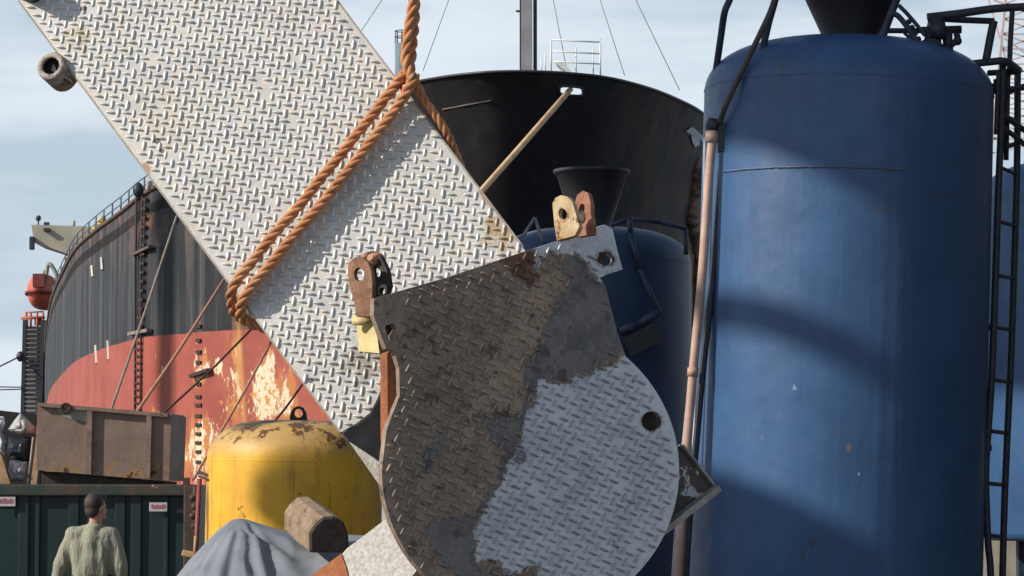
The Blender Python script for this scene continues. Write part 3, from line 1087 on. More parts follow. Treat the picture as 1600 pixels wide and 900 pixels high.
for pts, r in (([(1449, 27, 16.2), (1500, 21, 16.2), (1560, 13, 16.2), (1640, 9, 16.2)], .024),
               ([(1452, 28, 16.3), (1500, 31, 16.3), (1553, 33, 16.3)], .019),
               ([(1553, 33, 16.3), (1549, 50, 16.3), (1540, 98, 16.3)], .024),
               ([(1582, 12, 16.5), (1579, 60, 16.5), (1577, 112, 16.5)], .016),
               ([(1516, 100, 16.3), (1545, 97, 16.3), (1571, 96, 16.3), (1592, 110, 16.6)], .022),
               ([(1545, 114, 16.5), (1590, 112, 16.6)], .018),
               ([(1553, 128, 16.4), (1563, 126, 16.4)], .016),
               ([(1560, 112, 16.3), (1558, 160, 16.3), (1556, 210, 16.3)], .013),
               ([(1575, 108, 16.6), (1574, 160, 16.6), (1572, 250, 16.6)], .016),
               ([(1563, 196, 16.4), (1600, 225, 16.6), (1660, 280, 16.7)], .015),
               ([(1566, 178, 16.4), (1600, 203, 16.6), (1660, 240, 16.7)], .017),
               ([(1572, 148, 16.5), (1590, 138, 16.6), (1640, 120, 16.7)], .014),
               ([(1572, 138, 16.5), (1640, 138, 16.7)], .014),
               ([(1570, 230, 16.5), (1590, 224, 16.6)], .014),
               ([(1553, 130, 16.4), (1556, 145, 16.4), (1563, 150, 16.4)], .012)):
    m.tube(curve([P(*p) for p in pts], 4), r, 10)
build('platform_rail', m, black_tube, big)
lad = MB()
lad.tube(curve([P(1567, 96, 16.35), P(1564, 200, 16.35), P(1560, 300, 16.35), P(1555, 450, 16.35), P(1549, 600, 16.35), P(1541, 720, 16.35), P(1541, 780, 16.35), P(1544, 850, 16.35), P(1548, 900, 16.35), P(1548, 1040, 16.35)], 4), .021, 10)
lad.tube(curve([P(1590, 108, 16.75), P(1589, 262, 16.75), P(1584, 430, 16.75), P(1580, 550, 16.75), P(1574, 680, 16.75), P(1569, 800, 16.75), P(1565, 960, 16.75), P(1563, 1040, 16.75)], 4), .021, 10)
ladder = build('ladder', lad, black_tube, big)
for a, b in (((1566, 180), (1588, 188)), ((1564, 262), (1588, 272)), ((1560, 346), (1587, 353)), ((1556, 430), (1584, 435)), ((1550, 511), (1581, 515)), ((1547, 593), (1578, 597)), ((1543, 673), (1574, 677)), ((1540, 755), (1571, 758)), ((1543, 836), (1567, 839)), ((1548, 918), (1566, 920))):
    m = MB()
    m.tube([P(*a, 16.35), P(*b, 16.75)], .012, 8)
    build('rung', m, navy, ladder)
for y in (512, 700, 930):
    m = MB()
    m.box(P(1535, y, 16.55), (.10, .05, .035))
    build('ladder_bracket', m, navy, big)
# fittings on the second tank
m = MB()
for pts, r in (([(955, 352, 23.3), (986, 341, 23.3), (1030, 347, 23.3), (1071, 357, 23.4), (1072, 398, 23.4)], .018),
               ([(984, 342, 23.2), (985, 364, 23.2), (1000, 420, 23.2), (1030, 490, 23.2)], .022),
               ([(983, 345, 23.4), (992, 380, 23.4), (1016, 412, 23.6)], .018),
               ([(1031, 488, 23.2), (1000, 506, 23.2), (968, 518, 23.2)], .040),
               ):
    pp = [P(*p) for p in pts]
    for i in range(len(pp) - 1):
        m.tube([pp[i], pp[i + 1]], r, 8)
build('guard_frame', m, navy, sec)
m = MB()
pp = [P(*p) for p in ((780, 385, 23.3), (818, 368, 23.3), (836, 340, 23.3), (848, 378, 23.3))]
for i in range(3):
    m.tube([pp[i], pp[i + 1]], .014, 8)
build('top_rail', m, mk('pale_worn_rail', (.30, .31, .33), (.12, .14, .18), scale=6, rough=.6), sec)
m = MB()
m.box(P(1005, 530, 23.05), (.30, .10, .16), Matrix.Rotation(rad(-28), 3, 'Y'))
build('step_box', m, hopper_m, sec)

# ------------------------------------------------------------------ yellow pressure vessel
ylw = NT('worn_yellow_paint')
_z = ylw.xyz()[2]
_c = ylw.mix(ylw.ramp(ylw.noise(4, 5), .3, .7), (.78, .435, .036), (.64, .33, .03))
_c = ylw.mix(ylw.ramp(ylw.noise(9, 5, .65, (1, 1, .10)), .54, .72, 0, .75), _c, (.34, .17, .03))
_top = ylw.ramp(_z, 1.99, 2.16)
_c = ylw.mix(ylw.math('MULTIPLY', _top, ylw.ramp(ylw.noise(8, 6, .7), .2, .5)), _c, (.46, .29, .10))
_rn = ylw.math('ADD', ylw.noise(6.5, 8, .76, (1, 1, .7)), ylw.math('MULTIPLY', ylw.ramp(_z, 1.95, 2.33), .15))
_c = ylw.mix(ylw.ramp(_rn, .635, .66), _c, (.12, .055, .022))
_c = ylw.mix(ylw.ramp(ylw.noise(11, 5, .72, (1, 1, .55)), .665, .685), _c, (.13, .06, .025))
_c = ylw.mix(ylw.ramp(ylw.noise(14, 5, .7, (1, 1, .06)), .60, .74, 0, .8), _c, (.30, .14, .03))
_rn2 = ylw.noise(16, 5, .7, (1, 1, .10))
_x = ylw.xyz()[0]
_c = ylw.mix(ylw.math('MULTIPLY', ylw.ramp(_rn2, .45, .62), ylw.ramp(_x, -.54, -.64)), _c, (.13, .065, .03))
ylw.bump(ylw.noise(30, 6, .7), .3, .006)
ylw.fin(_c, .5, 0, .4)
DY = 22.0
yb = Vector(((455 - 800) / FPX * DY, DY, 0))
yv = thing('yellow_tank', 'rusty yellow domed tank with a black lifting eye on top', 'tank', yb, Matrix.Rotation(rad(.9), 3, 'Y'))
RY = 137 / (FPX / DY)
zs = CAMZ + (HZ - 722) / (FPX / DY)
zt_ = CAMZ + (HZ - 657) / (FPX / DY)
m = MB()
prof = [(.001, .25), (RY * .8, .25), (RY, .45), (RY, zs)]
for i in range(1, 21):
    th = i / 20 * math.pi / 2
    prof.append((max(.001, RY * math.cos(th) ** .60), zs + (zt_ - zs) * math.sin(th) ** .95))
m.lathe(prof, n=96)
build('shell', m, ylw, yv, local=True)
m = MB()
m.lathe([(RY - .002, zs - .007), (RY + .004, zs), (RY - .002, zs + .007)], n=96)
build('weld_seam', m, ylw, yv, local=True)
m = MB()
eo = [(-.07, 0), (-.06, .07), (-.038, .108), (0, .122), (.038, .108), (.06, .07), (.07, 0)]
eh = [(.032 * math.cos(2 * math.pi * k / 16), .066 + .034 * math.sin(2 * math.pi * k / 16)) for k in range(16)]
m.prism([Vector((.02 + x, -.012, zt_ - .012 + z)) for x, z in eo], (0, .03, 0), [[Vector((.02 + x, -.012, zt_ - .012 + z)) for x, z in eh]])
build('lifting_eye', m, mk('black_eye_steel', (.03, .028, .028), (.05, .03, .025), rough=.7, bump=.3), yv, local=True)
for a in (60, 180, 300):
    m = MB()
    m.box((RY * .7 * math.cos(rad(a)), RY * .7 * math.sin(rad(a)), .15), (.1, .1, .3))
    build('support_leg', m, dark_rust, yv, local=True)
m = MB()
m.beam((-RY - .05, -.10, zs - .09), (-RY + .06, -.22, zs - .12), .02, .02)
m.beam((-RY - .05, -.10, zs - .12), (-RY + .05, -.24, zs - .15), .015, .015)
build('bracket', m, dark_rust, yv, local=True)
# red and white pole standing left of the yellow tank
m = MB()
m.tube([P(300, 990, 23.6), P(312, 748, 23.6)], .020, 10)
poles = tagged('pole', m, mk('dull_red_paint', (.26, .05, .035), (.16, .04, .03), rough=.6, bump=.2), 'thin dark red pole standing between the green skip and the yellow tank', 'pole')
m = MB()
m.box(P(296, 866, 23.5), (.12, .06, .05), Matrix.Rotation(rad(12), 3, 'Y'), .008)
m.tube([P(304, 868, 23.48), P(306, 838, 23.48)], .014, 8)
tagged('timber_offcut', m, mk('raw_timber', (.5, .33, .18), (.38, .24, .12), scale=20, rough=.8, bump=.3), 'small pale timber offcut at the foot of the red pole', 'timber')

# ------------------------------------------------------------------ left ship
LS = thing('moored_ship', 'black and red ship with peeling cream patches and dark draft marks', 'ship', P(245, HZ, 50) * 1.0 - Vector((0, 0, CAMZ)))
hl = NT('black_red_hull_paint')
S = hl.xyz()
z = S[2]
blk = hl.mix(hl.ramp(hl.noise(.6, 6, .6), .3, .7), (.027, .030, .036), (.015, .016, .019))
blk = hl.mix(hl.ramp(hl.noise(1.8, 7, .7, (1, 1, .04)), .46, .66, 0, .85), blk, (.10, .10, .105))
blk = hl.mix(hl.ramp(hl.noise(3.5, 6, .7, (1, 1, .05)), .54, .66, 0, .7), blk, (.12, .088, .068))
blk = hl.mix(hl.ramp(hl.noise(1.1, 6, .7, (1, 1, .06)), .62, .74, 0, .8), blk, (.20, .095, .045))
blk = hl.mix(hl.ramp(hl.noise(5, 5, .7), .66, .72, 0, .8), blk, (.012, .012, .014))
blk = hl.mix(hl.math('MULTIPLY', hl.ramp(hl.noise(1.7, 6, .7), .5, .64, 0, .8), hl.ramp(z, 6.0, 6.9)), blk, (.20, .085, .045))
red = hl.mix(hl.ramp(hl.noise(.8, 6, .6), .3, .7), (.36, .095, .070), (.27, .066, .048))
red = hl.mix(hl.ramp(hl.noise(3, 6, .7, (1, 1, .07)), .56, .72, 0, .55), red, (.46, .20, .13))


def blob(n, x, y_, zc, rx, rz):
    dx = n.math('MULTIPLY', n.math('SUBTRACT', S[0], x), 1 / rx)
    dz = n.math('MULTIPLY', n.math('SUBTRACT', S[2], zc), 1 / rz)
    d = n.math('ADD', n.math('MULTIPLY', dx, dx), n.math('MULTIPLY', dz, dz))
    return n.math('MAXIMUM', n.math('SUBTRACT', 1.0, d), 0.0)


def lx(px): return (px - 245) / 90.0
def lz(py): return CAMZ + (HZ - py) / 90.0


bsum = None
for bx, by, rx, ry in ((395, 620, 50, 55), (350, 600, 30, 60), (420, 640, 50, 50), (300, 690, 46, 56), (308, 565, 20, 34), (366, 548, 13, 24), (410, 572, 16, 26), (300, 590, 12, 20), (425, 560, 10, 22), (250, 700, 30, 24), (335, 570, 10, 16), (345, 680, 60, 60), (290, 750, 60, 70), (440, 600, 40, 60), (222, 640, 16, 20), (470, 650, 40, 30)):
    b_ = blob(hl, lx(bx), 0, lz(by), rx / 90, ry / 90)
    if rx < 25: b_ = hl.math('MULTIPLY', b_, 1.5)
    bsum = b_ if bsum is None else hl.math('ADD', bsum, b_)
pn = hl.math('ADD', hl.noise(4.2, 9, .76, (1, 1, .45)), hl.math('MULTIPLY', bsum, .10))
peel = hl.ramp(pn, .645, .665)
orange = hl.ramp(hl.math('ADD', hl.noise(3.2, 7, .7, (1, 1, .16)), hl.math('MULTIPLY', bsum, .13)), .62, .70)
red = hl.mix(hl.math('MULTIPLY', orange, .48), red, (.58, .25, .06))
red = hl.mix(peel, red, (.66, .56, .40))
red = hl.mix(hl.ramp(hl.math('ADD', hl.noise(9, 6, .7), hl.math('MULTIPLY', bsum, .07)), .66, .70), red, (.52, .22, .05))
# long rust run right of centre
rx_ = hl.math('ABSOLUTE', hl.math('SUBTRACT', S[0], hl.math('ADD', lx(352), hl.math('MULTIPLY', hl.math('SUBTRACT', 7.0, z), .07))))
run = hl.math('MULTIPLY', hl.ramp(rx_, .12, .03), hl.ramp(hl.noise(4, 5, .7, (1, 1, .12)), .35, .6))
edge = hl.math('ADD', z, hl.math('MULTIPLY', hl.math('SUBTRACT', hl.noise(2, 4), .5), .05))
hull_c = hl.mix(hl.ramp(edge, 4.60, 4.61), red, blk)
hull_c = hl.mix(hl.math('MULTIPLY', run, .75), hull_c, (.52, .27, .09))
hl.bump(hl.math('ADD', hl.noise(1.1, 3, .5, (1, 1, .7)), hl.math('MULTIPLY', peel, -.02)), .35, .12)
hl.fin(hull_c, .6, 0, .2)

plan = [(-30.5, 190, .3), (-20.3, 125, .1), (-16.7, 103, .0), (-14.2, 88, .0), (-12.3, 77, 0), (-10.5, 67.5, 0), (-9.4, 62, 0), (-8.4, 57.9, 0), (-7.45, 54.6, .05), (-6.75, 52.6, .20), (-6.2, 51.7, .32), (-5.4, 50.7, .40), (-4.2, 49.6, .5), (-3.1, 48.8, .6), (-2.5, 48.7, .6), (-2.25, 49.6, .6), (-2.2, 52, .6), (-2.2, 90, .3), (-2.2, 190, .3)]
pl = curve([Vector((x, y, zz)) for x, y, zz in plan], 6)
m = MB()
nz_ = 14
rows = []
for p in pl:
    ztop = 7.05 + p.z
    rows.append([Vector((p.x, p.y, -2.5 + (ztop + 2.5) * k / nz_)) for k in range(nz_ + 1)])
vs = [v for r in rows for v in r]
fs = []
for i in range(len(rows) - 1):
    for k in range(nz_):
        a = i * (nz_ + 1) + k
        fs.append((a, a + nz_ + 1, a + nz_ + 2, a + 1))
m.add(vs, fs, True)
build('hull', m, hl, LS)
m = MB()
top = [r[-1] - Vector((0, 0, .25)) for r in rows]
m.prism(top, (0, 0, -.2))
build('deck', m, dark_rust, LS)
# deck edge strake and rail
m = MB()
m.tube([r[-1] + Vector((0, -.02, 0)) for r in rows[6:66]], .05, 6)
build('sheer_strake', m, mk('rusty_strake', (.06, .05, .05), (.14, .07, .045), scale=1.5, rough=.8), LS)
rail_m = mk('grey_blue_rail', (.10, .13, .18), (.07, .08, .1), rough=.6)
m = MB()
rp = [r[-1] for r in rows[24:60]]
for h in (.15, .30):
    m.tube([p + Vector((0, 0, h)) for p in rp], .012, 6)
for i, p in enumerate(rp[::2]):
    m.tube([p, p + Vector((0, 0, .30))], .018, 6)
build('guard_rail', m, rail_m, LS)
m = MB()
for px, py in ((215, 296), (222, 300)):
    pass
m.ball(P(216, 297, 51.2), (.10, .10, .14), 10, 8)
build('bollard', m, black_tube, LS)
m = MB()
m.tube([P(232, 300, 50.6), P(232, 283, 50.6)], .04, 8)
build('rail_post', m, white_rust, LS)
m = MB()
yp = mk('yellow_post', (.55, .42, .12), (.4, .3, .1), rough=.6)
for px, py, D in ((157, 352, 58), (148, 362, 59), (160, 346, 57.5)):
    m = MB()
    m.tube([P(px, py + 8, D), P(px, py - 8, D)], .07, 8)
    build('vent_post', m, yp, LS)
# rungs, boards and marks on the side
def hull_y(x):
    for i in range(len(pl) - 1):
        a, b = pl[i], pl[i + 1]
        if a.x <= x <= b.x and b.x > a.x:
            return a.y + (b.y - a.y) * (x - a.x) / (b.x - a.x)
    return 50


def onhull(px, py, off=.04):
    D = 55.0
    for _ in range(12):
        x = (px - 800) / FPX * D
        D = hull_y(x) - off
    return P(px, py, D)


dark_iron = mk('dark_iron', (.03, .022, .02), (.06, .03, .022), rough=.8)
m = MB()
for k in range(24):
    y = 312 + k * 14.2
    x = 226 - (y - 312) * .033
    if y < 515:
        m.beam(onhull(x - 3.5, y, .06), onhull(x + 3.5, y, .06), .05, .045)
for s in (-4.5, 4.5):
    m.tube([onhull(217 + s + .8, 300, .08), onhull(216 + s, 420, .08), onhull(216 + s, 520, .08), onhull(215 + s, 640, .08), onhull(213 + s, 760, .08)], .022, 6)
for k in range(22):
    y = 535 + k * 10.5
    m.beam(onhull(211, y, .08), onhull(220, y, .08), .03, .03)
hlad = build('hull_ladder', m, dark_iron, LS)
m = MB()
m.beam(onhull(203, 522, .14), onhull(233, 516, .14), .10, .06)
build('staging_board', m, mk('weathered_board', (.24, .21, .18), (.15, .12, .1), rough=.85), LS)
m = MB()
m.beam(onhull(210, 398, .14), onhull(236, 385, .14), .10, .05)
build('staging_board', m, mk('old_board', (.15, .10, .09), (.09, .06, .05), rough=.85), LS)
m = MB()
m.beam(onhull(298, 588, .10), onhull(327, 578, .10), .09, .06)
build('staging_board', m, dark_iron, LS)
m = MB()
rm = random.Random(4)
for k, y in enumerate((510, 532, 550, 566, 600, 620, 633, 650, 664, 678, 692, 706, 722, 738)):
    w_ = 4.0 + rm.uniform(-.5, .8)
    a = onhull(310 - w_, y, .02)
    b = onhull(310 + w_, y, .02)
    m = MB()
    m.beam(a, b, .03, .06)
    build('draft_mark', m, dark_iron, LS)
wmp = mk('white_mark_paint', (.7, .68, .58), (.6, .56, .45), rough=.7)
for px, y0, y1 in ((143, 416, 433), (158, 403, 422), (149, 540, 568), (168, 533, 562)):
    m = MB()
    m.beam(onhull(px, y0, .02), onhull(px + 1.5, y1, .02), .04, .06, (0, 1, 0))
    build('white_mark', m, wmp, LS)
# bridge wing, lifeboat, stair tower further along the ship
beige = mk('grey_beige_paint', (.42, .40, .31), (.34, .31, .23), scale=1.2, rough=.6, bump=.2, streak=.3, sscale=1.5)
DB = 112
m = MB()
m.prism([P(x, y, DB) for x, y in ((49, 351), (118, 353), (190, 356), (190, 420), (118, 401), (75, 386), (53, 379))], (0, 3.0, 0))
wing = build('bridge_wing', m, beige, LS)
m = MB()
m.ball(P(60, 341, DB + .5), (.11, .11, .12), 10, 8)
m.tube([P(60, 352, DB + .5), P(60, 340, DB + .5)], .03, 6)
build('signal_lamp', m, black_tube, wing)
for q_, sz_ in ((P(50, 380, DB - .1), (.16, .3, .5)), (P(73, 351, DB + .5), (.2, .2, .18)), (P(73, 359, DB - .1), (.22, .2, .12))):
    m = MB()
    m.box(q_, sz_)
    build('navigation_light', m, black_tube, wing)
m = MB()
m.tube([P(115, 355, DB + .4), P(115, 345, DB + .4)], .07, 8)
build('vent_post', m, beige, wing)
orange = mk('orange_lifeboat_paint', (.62, .13, .08), (.50, .10, .07), scale=1.5, rough=.5, bump=.1)
m = MB()
lc = P(68, 460, DB)
pr = []
for i in range(15):
    t = i / 14
    a = -math.pi / 2 + math.pi * t
    zz = math.sin(a)
    pr.append((max(.001, (.58 if zz > 0 else .55) * math.cos(a) ** .7), zz * (.78 if zz > 0 else .60)))
vs0 = len(m.v)
m.lathe(pr, (0, 0, 0), 28)
m.v = [lc + Vector((v.x, v.y * 3.2, v.z)) for v in m.v]
lb = build('lifeboat', m, orange, LS)
m = MB()
m.lathe([(.57, -.05), (.64, -.05), (.64, .05), (.57, .05)], (0, 0, 0), 28, closed=True)
m.v = [lc + Vector((v.x, v.y * 3.2, v.z - .02)) for v in m.v]
m.box(lc + Vector((.1, -1.4, .42)), (.45, .9, .5))
build('fender_rim', m, mk('dark_red_trim', (.20, .04, .035), (.12, .03, .03), rough=.6), lb)
m = MB()
m.tube(curve([P(72, 432, DB), P(76, 412, DB), P(86, 424, DB), P(98, 452, DB), P(104, 470, DB)], 4), .08, 8)
m.tube([P(66, 432, DB), P(70, 422, DB)], .05, 8)
m.tube([P(105, 470, DB), P(105, 403, DB)], .12, 8)
build('davit', m, mk('faded_green_davit', (.30, .33, .25), (.22, .24, .18), rough=.6), LS)
DT = 108
m = MB()
for px in (38, 66):
    m.beam(P(px + 1, 500, DT), P(px - 3, 660, DT), .14, .14, (0, 1, 0))
    m.beam(P(px + 4, 500, DT + 1.2), P(px + 1, 660, DT + 1.2), .10, .10, (0, 1, 0))
for k in range(21):
    y = 512 + k * 7
    m.beam(P(39 - k * .14, y, DT), P(66 - k * .14, y, DT), .08, .10, (0, 0, 1))
stair = build('stair_tower', m, black_tube, LS)
m = MB()
for k in range(21):
    y = 515.5 + k * 7
    m.box(P(54 - k * .14, y, DT + .5), (.52, .5, .045))
build('tread', m, mk('pale_tread', (.36, .33, .28), (.28, .25, .2), rough=.7), stair)
m = MB()
m.prism([P(x, y, DT + .3) for x, y in ((38, 510), (41, 510), (39, 580), (35, 580))], (0, .8, 0))
m.prism([P(x, y, DT + .3) for x, y in ((66, 512), (72, 512), (66, 660), (59, 660))], (0, .8, 0))
build('side_board', m, mk('cream_board', (.52, .49, .40), (.4, .37, .3), rough=.7), stair)
m = MB()
for px in (41, 48, 58, 67):
    m.tube([P(px, 512, DT), P(px, 488, DT)], .05, 6)
m.tube([P(33, 497, DT), P(70, 496, DT)], .06, 6)
m.tube([P(40, 488, DT), P(68, 487, DT)], .03, 6)
m.box(P(61, 502, DT + .3), (.28, .4, .32))
build('red_guard_rail', m, mk('red_orange_rail', (.50, .14, .07), (.4, .1, .06), rough=.6), stair)
m = MB()
m.ball(P(32, 557, DT), (.16, .16, .2), 8, 6)
m.tube([P(31, 557, DT), P(-60, 602, DT - 4)], .028, 6)
m.tube([P(35, 605, DT), P(-60, 604, DT - 4)], .022, 6)
m.tube([P(35, 608, DT), P(-60, 611, DT - 4)], .022, 6)
build('shore_cable', m, black_tube, LS)
# mooring lines in front of the hull
lines = [((276, 338, 49.2), (172, 645, 45), .022, 'pale', 'long pale mooring line from the ship deck down past the hull ladder'),
         ((350, 437, 48.9), (206, 655, 44), .026, 'tan', 'tan mooring line crossing from black paint to the dark shadow stripe'),
         ((395, 512, 49.0), (262, 640, 46), .019, 'dark', 'dark thin mooring line crossing the red hull below the draft marks'),  # dark tone stands for this line hanging in shade
         ((428, 526, 48.7), (330, 700, 44), .022, 'tan', 'tan mooring line over the cream peeling patch of red hull'),
         ((476, 596, 48.6), (410, 680, 45), .020, 'dark', 'dark short mooring line just above the yellow tank eye')]
lm = {'pale': mk('pale_line', (.30, .24, .19), (.2, .15, .12), scale=8, rough=.9), 'tan': mk('tan_line', (.48, .24, .15), (.36, .17, .11), scale=8, rough=.9), 'dark': mk('dark_line', (.10, .045, .035), (.07, .035, .03), scale=8, rough=.9)}
for a, b, r, c, lab in lines:
    A, B = P(*a), P(*b)
    # carry on down to the quay
    d = (B - A)
    E = A + d * 1.25
    m = MB()
    m.tube([A, (A + B) / 2 + Vector((0, 0, -.04)), B, E], r, 8)
    tagged('mooring_line', m, lm[c], lab, 'rope', 'mooring lines of the black and red ship')

# ------------------------------------------------------------------ black ship in the middle
BS = thing('moored_ship', 'black ship bow towering behind the blue tanks', 'ship', Vector((0, 65, 0)))
bh = NT('black_bow_paint')
S2 = bh.xyz()
c_ = bh.mix(bh.ramp(bh.noise(.5, 6, .6), .3, .7), (.022, .021, .024), (.013, .0125, .015))
c_ = bh.mix(bh.ramp(bh.noise(2.2, 6, .7), .60, .72, 0, .6), c_, (.055, .04, .032))
c_ = bh.mix(bh.ramp(bh.noise(.8, 7, .7, (1, 1, .3)), .48, .70, 0, .5), c_, (.05, .045, .045))
wr = bh.math('MULTIPLY', bh.ramp(S2[0], 1.2, 4.2), bh.ramp(bh.noise(1.4, 8, .75, (1, 1, .6)), .38, .62))
c_ = bh.mix(bh.math('MULTIPLY', wr, .9), c_, (.085, .047, .032))
wr2 = bh.math('MULTIPLY', bh.ramp(S2[0], 3.9, 4.8), bh.ramp(S2[2], 9.2, 7.6))
c_ = bh.mix(bh.math('MULTIPLY', wr2, bh.ramp(bh.noise(3.5, 7, .7), .3, .55)), c_, (.22, .13, .085))
bh.bump(bh.noise(.9, 4, .5), .35, .1)
bh.fin(c_, .62, 0, .2)
dp = [(-9, 110), (-8.6, 95), (-7.8, 84), (-6.2, 75.5), (-4.2, 69.6), (-2.2, 66.6), (-.9, 65.3), (0.2, 65.0), (1.3, 65.3), (2.3, 66.1), (3.3, 67.8), (4.1, 69.8), (4.75, 71.9), (5.4, 75), (6.4, 82), (7, 92), (7.3, 110)]
dpl = curve([Vector((x, y, 0)) for x, y in dp], 36)
m = MB()
rows = []
nk = 150
for p in dpl:
    r = []
    for k in range(nk + 1):
        t = (k / nk) ** 2
        zz = 11.34 * (1 - t) + -2.5 * t
        fl = t ** .9
        cx_ = 0.3
        x = cx_ + (p.x - cx_) * (1 - .34 * fl)
        y = 65 + (p.y - 65) * (1 + .10 * fl) + fl * 8.5
        r.append(Vector((x, y, zz)))
    rows.append(r)
HX, HZ2 = .265, .085                # half width and height of the fairlead opening
hc = P(893, 138.3, 65.25)
fs = []
for i in range(len(rows) - 1):
    for k in range(nk):
        c = (rows[i][k] + rows[i + 1][k + 1]) / 2
        if k < 60 and abs(c.x - hc.x) < HX * 1.05 and ((c.x - hc.x) / HX) ** 4 + ((c.z - hc.z) / HZ2) ** 4 < 1: continue
        a = i * (nk + 1) + k
        fs.append((a, a + 1, a + nk + 2, a + nk + 1))
m.add([v for r in rows for v in r], fs, True)
build('hull', m, bh, BS)
m = MB()
m.prism([Vector((.3 + (r[0].x - .3) * .93, 65 + (r[0].y - 65) * 1.0 + .9, r[0].z - .9)) for r in rows[::6]], (0, 0, -.15))
build('deck', m, dark_rust, BS)
m = MB()
m.tube([r[0] for r in rows[::4]], .035, 8)
build('bulwark_cap', m, mk('black_cap', (.02, .022, .03), (.03, .025, .025), rough=.45), BS)
def bow_y(x, zz):
    t = (11.34 - zz) / 13.84
    best = None
    for i in range(len(rows) - 1):
        f = math.sqrt(max(t, 0)) * nk
        k = min(int(f), nk - 1)
        a = rows[i][k].lerp(rows[i][k + 1], f - k)
        b = rows[i + 1][k].lerp(rows[i + 1][k + 1], f - k)
        if a.x <= x <= b.x and b.x > a.x:
            return a.y + (b.y - a.y) * (x - a.x) / (b.x - a.x)
    return 70


def onbow(px, py, off=.05):
    D = 66.0
    for _ in range(15):
        p = P(px, py, D)
        D = bow_y(p.x, p.z) - off
    return P(px, py, D)


m = MB()
loop = []
for q in range(41):
    t_ = 2 * math.pi * q / 40
    cx_, sx_ = math.cos(t_), math.sin(t_)
    x_ = hc.x + (HX + .01) * math.copysign(abs(cx_) ** .5, cx_)
    z_ = hc.z + (HZ2 + .01) * math.copysign(abs(sx_) ** .5, sx_)
    loop.append(Vector((x_, bow_y(x_, z_) - .01, z_)))
m.tube(loop, .034, 8)
chk = build('fairlead', m, black_tube, BS)
m = MB()
m.box((hc.x - .10, 66.0, hc.z - .05), (.16, .14, .16), None, .03)
build('fairlead_roller', m, mk('cream_roller', (.72, .62, .38), (.6, .5, .3), rough=.5), chk)
m = MB()
m.tube([onbow(692, 171, .02), onbow(730, 164, .02), onbow(768, 157, .02)], .022, 6)
build('weld_line', m, mk('pale_rust_weld', (.16, .12, .11), (.09, .07, .06), rough=.8), BS)
m = MB()
A_, B_ = P(891, 140, 65.7), P(602, 467, 50.4)
m.tube([A_, A_.lerp(B_, .33) + Vector((0, 0, -.02)), A_.lerp(B_, .66) + Vector((0, 0, -.02)), B_], .068, 10)
tagged('mooring_line', m, mk('orange_tan_line', (.66, .43, .24), (.52, .31, .16), scale=3, rough=.9), 'thick tan mooring line running down from the white fairlead of the black bow', 'rope')
# anchor bolster, light grey bits near the blue tank
m = MB()
m.prism([onbow(x, y, .15) for x, y in ((1072, 205), (1082, 198), (1098, 210), (1110, 222), (1104, 226))], (0, .2, 0))
m.prism([onbow(x, y, .15) for x, y in ((1080, 212), (1092, 216), (1094, 226), (1086, 230), (1082, 222))], (0, .2, 0))
build('anchor_fluke', m, mk('pale_blue_grey', (.5, .53, .56), (.4, .42, .45), rough=.6), BS)
m = MB()
rb = random.Random(8)
pts = [onbow(1093, 250, .1), onbow(1086, 300, .15), onbow(1080, 340, .2), onbow(1086, 380, .1), onbow(1088, 430, .1), onbow(1084, 500, .1)]
pts = curve(pts, 10)
m.tube([p + Vector((rb.uniform(-.06, .06), 0, rb.uniform(-.03, .03))) for p in pts], [.20 + .12 * mnoise.noise(p * 1.7) for p in pts], 10)
build('rusted_chain_bundle', m, mk('scaly_rust', (.36, .245, .18), (.15, .09, .065), scale=5, rough=.9, bump=.9, bscale=9, bdist=.08), BS)
m = MB()
m.ball(B_, (.16, .22, .22), 14, 10)
m.box(B_ + Vector((-.06, 0, 0)), (.12, .5, .5), None, .03)
build('mooring_eye', m, dark_iron, LS)
# masts, funnel, cage
m = MB()
m.box(P(823, -130, 76) + Vector((0, 0, 0)), (.30, .30, 8.6))
mst = build('mast', m, mk('grey_mast_paint', (.30, .29, .29), (.24, .22, .22), scale=2, rough=.6), BS)
m = MB()
m.box(P(813.5, -130, 76.05), (.055, .36, 8.6))
m.box(P(836, -130, 76.05), (.10, .16, 8.6))
m.tube([P(806, 17, 76), P(814, 18, 76)], .03, 6)
build('mast_ladder', m, black_tube, mst)
apex = P(826, -345, 76)
m = MB()
for a, b in (((826, -345, 76), (560, 55, 84)), ((826, -345, 76), (661, 110, 70)), ((826, -200, 76), (885, 106, 72)), ((826, -345, 76), (976, 118, 69)), ((826, -345, 76), (1062, 141, 72))):
    m.tube([P(*a), P(*b)], .0105, 5)
build('stay_wire', m, mk('wire_grey', (.24, .25, .27), (.2, .2, .22), rough=.6), BS)
m = MB()
m.lathe([(.21, -6), (.21, 0), (.001, .0)], P(628, 68, 86), 20)
fn = build('vent_stack', m, mk('grey_blue_stack', (.16, .22, .26), (.12, .16, .2), scale=2, rough=.6), BS)
m = MB()
c0 = P(628, 68, 86)
for k in range(8):
    a = 2 * math.pi * k / 8
    q = c0 + Vector((.2 * math.cos(a), .2 * math.sin(a), 0))
    m.tube([q, q + Vector((0, 0, .38))], .016, 5)
for h in (.2, .38):
    m.tube([c0 + Vector((.2 * math.cos(2 * math.pi * k / 16), .2 * math.sin(2 * math.pi * k / 16), h)) for k in range(17)], .016, 5)
build('stack_rail', m, rail_m, fn)
white = mk('white_rail_paint', (.72, .72, .70), (.6, .6, .58), rough=.5)
m = MB()
for px, y0 in ((861, 62), (938, 66)):
    for D in (71, 73):
        m.tube([P(px, 120, D), P(px, y0, D)], .022, 6)
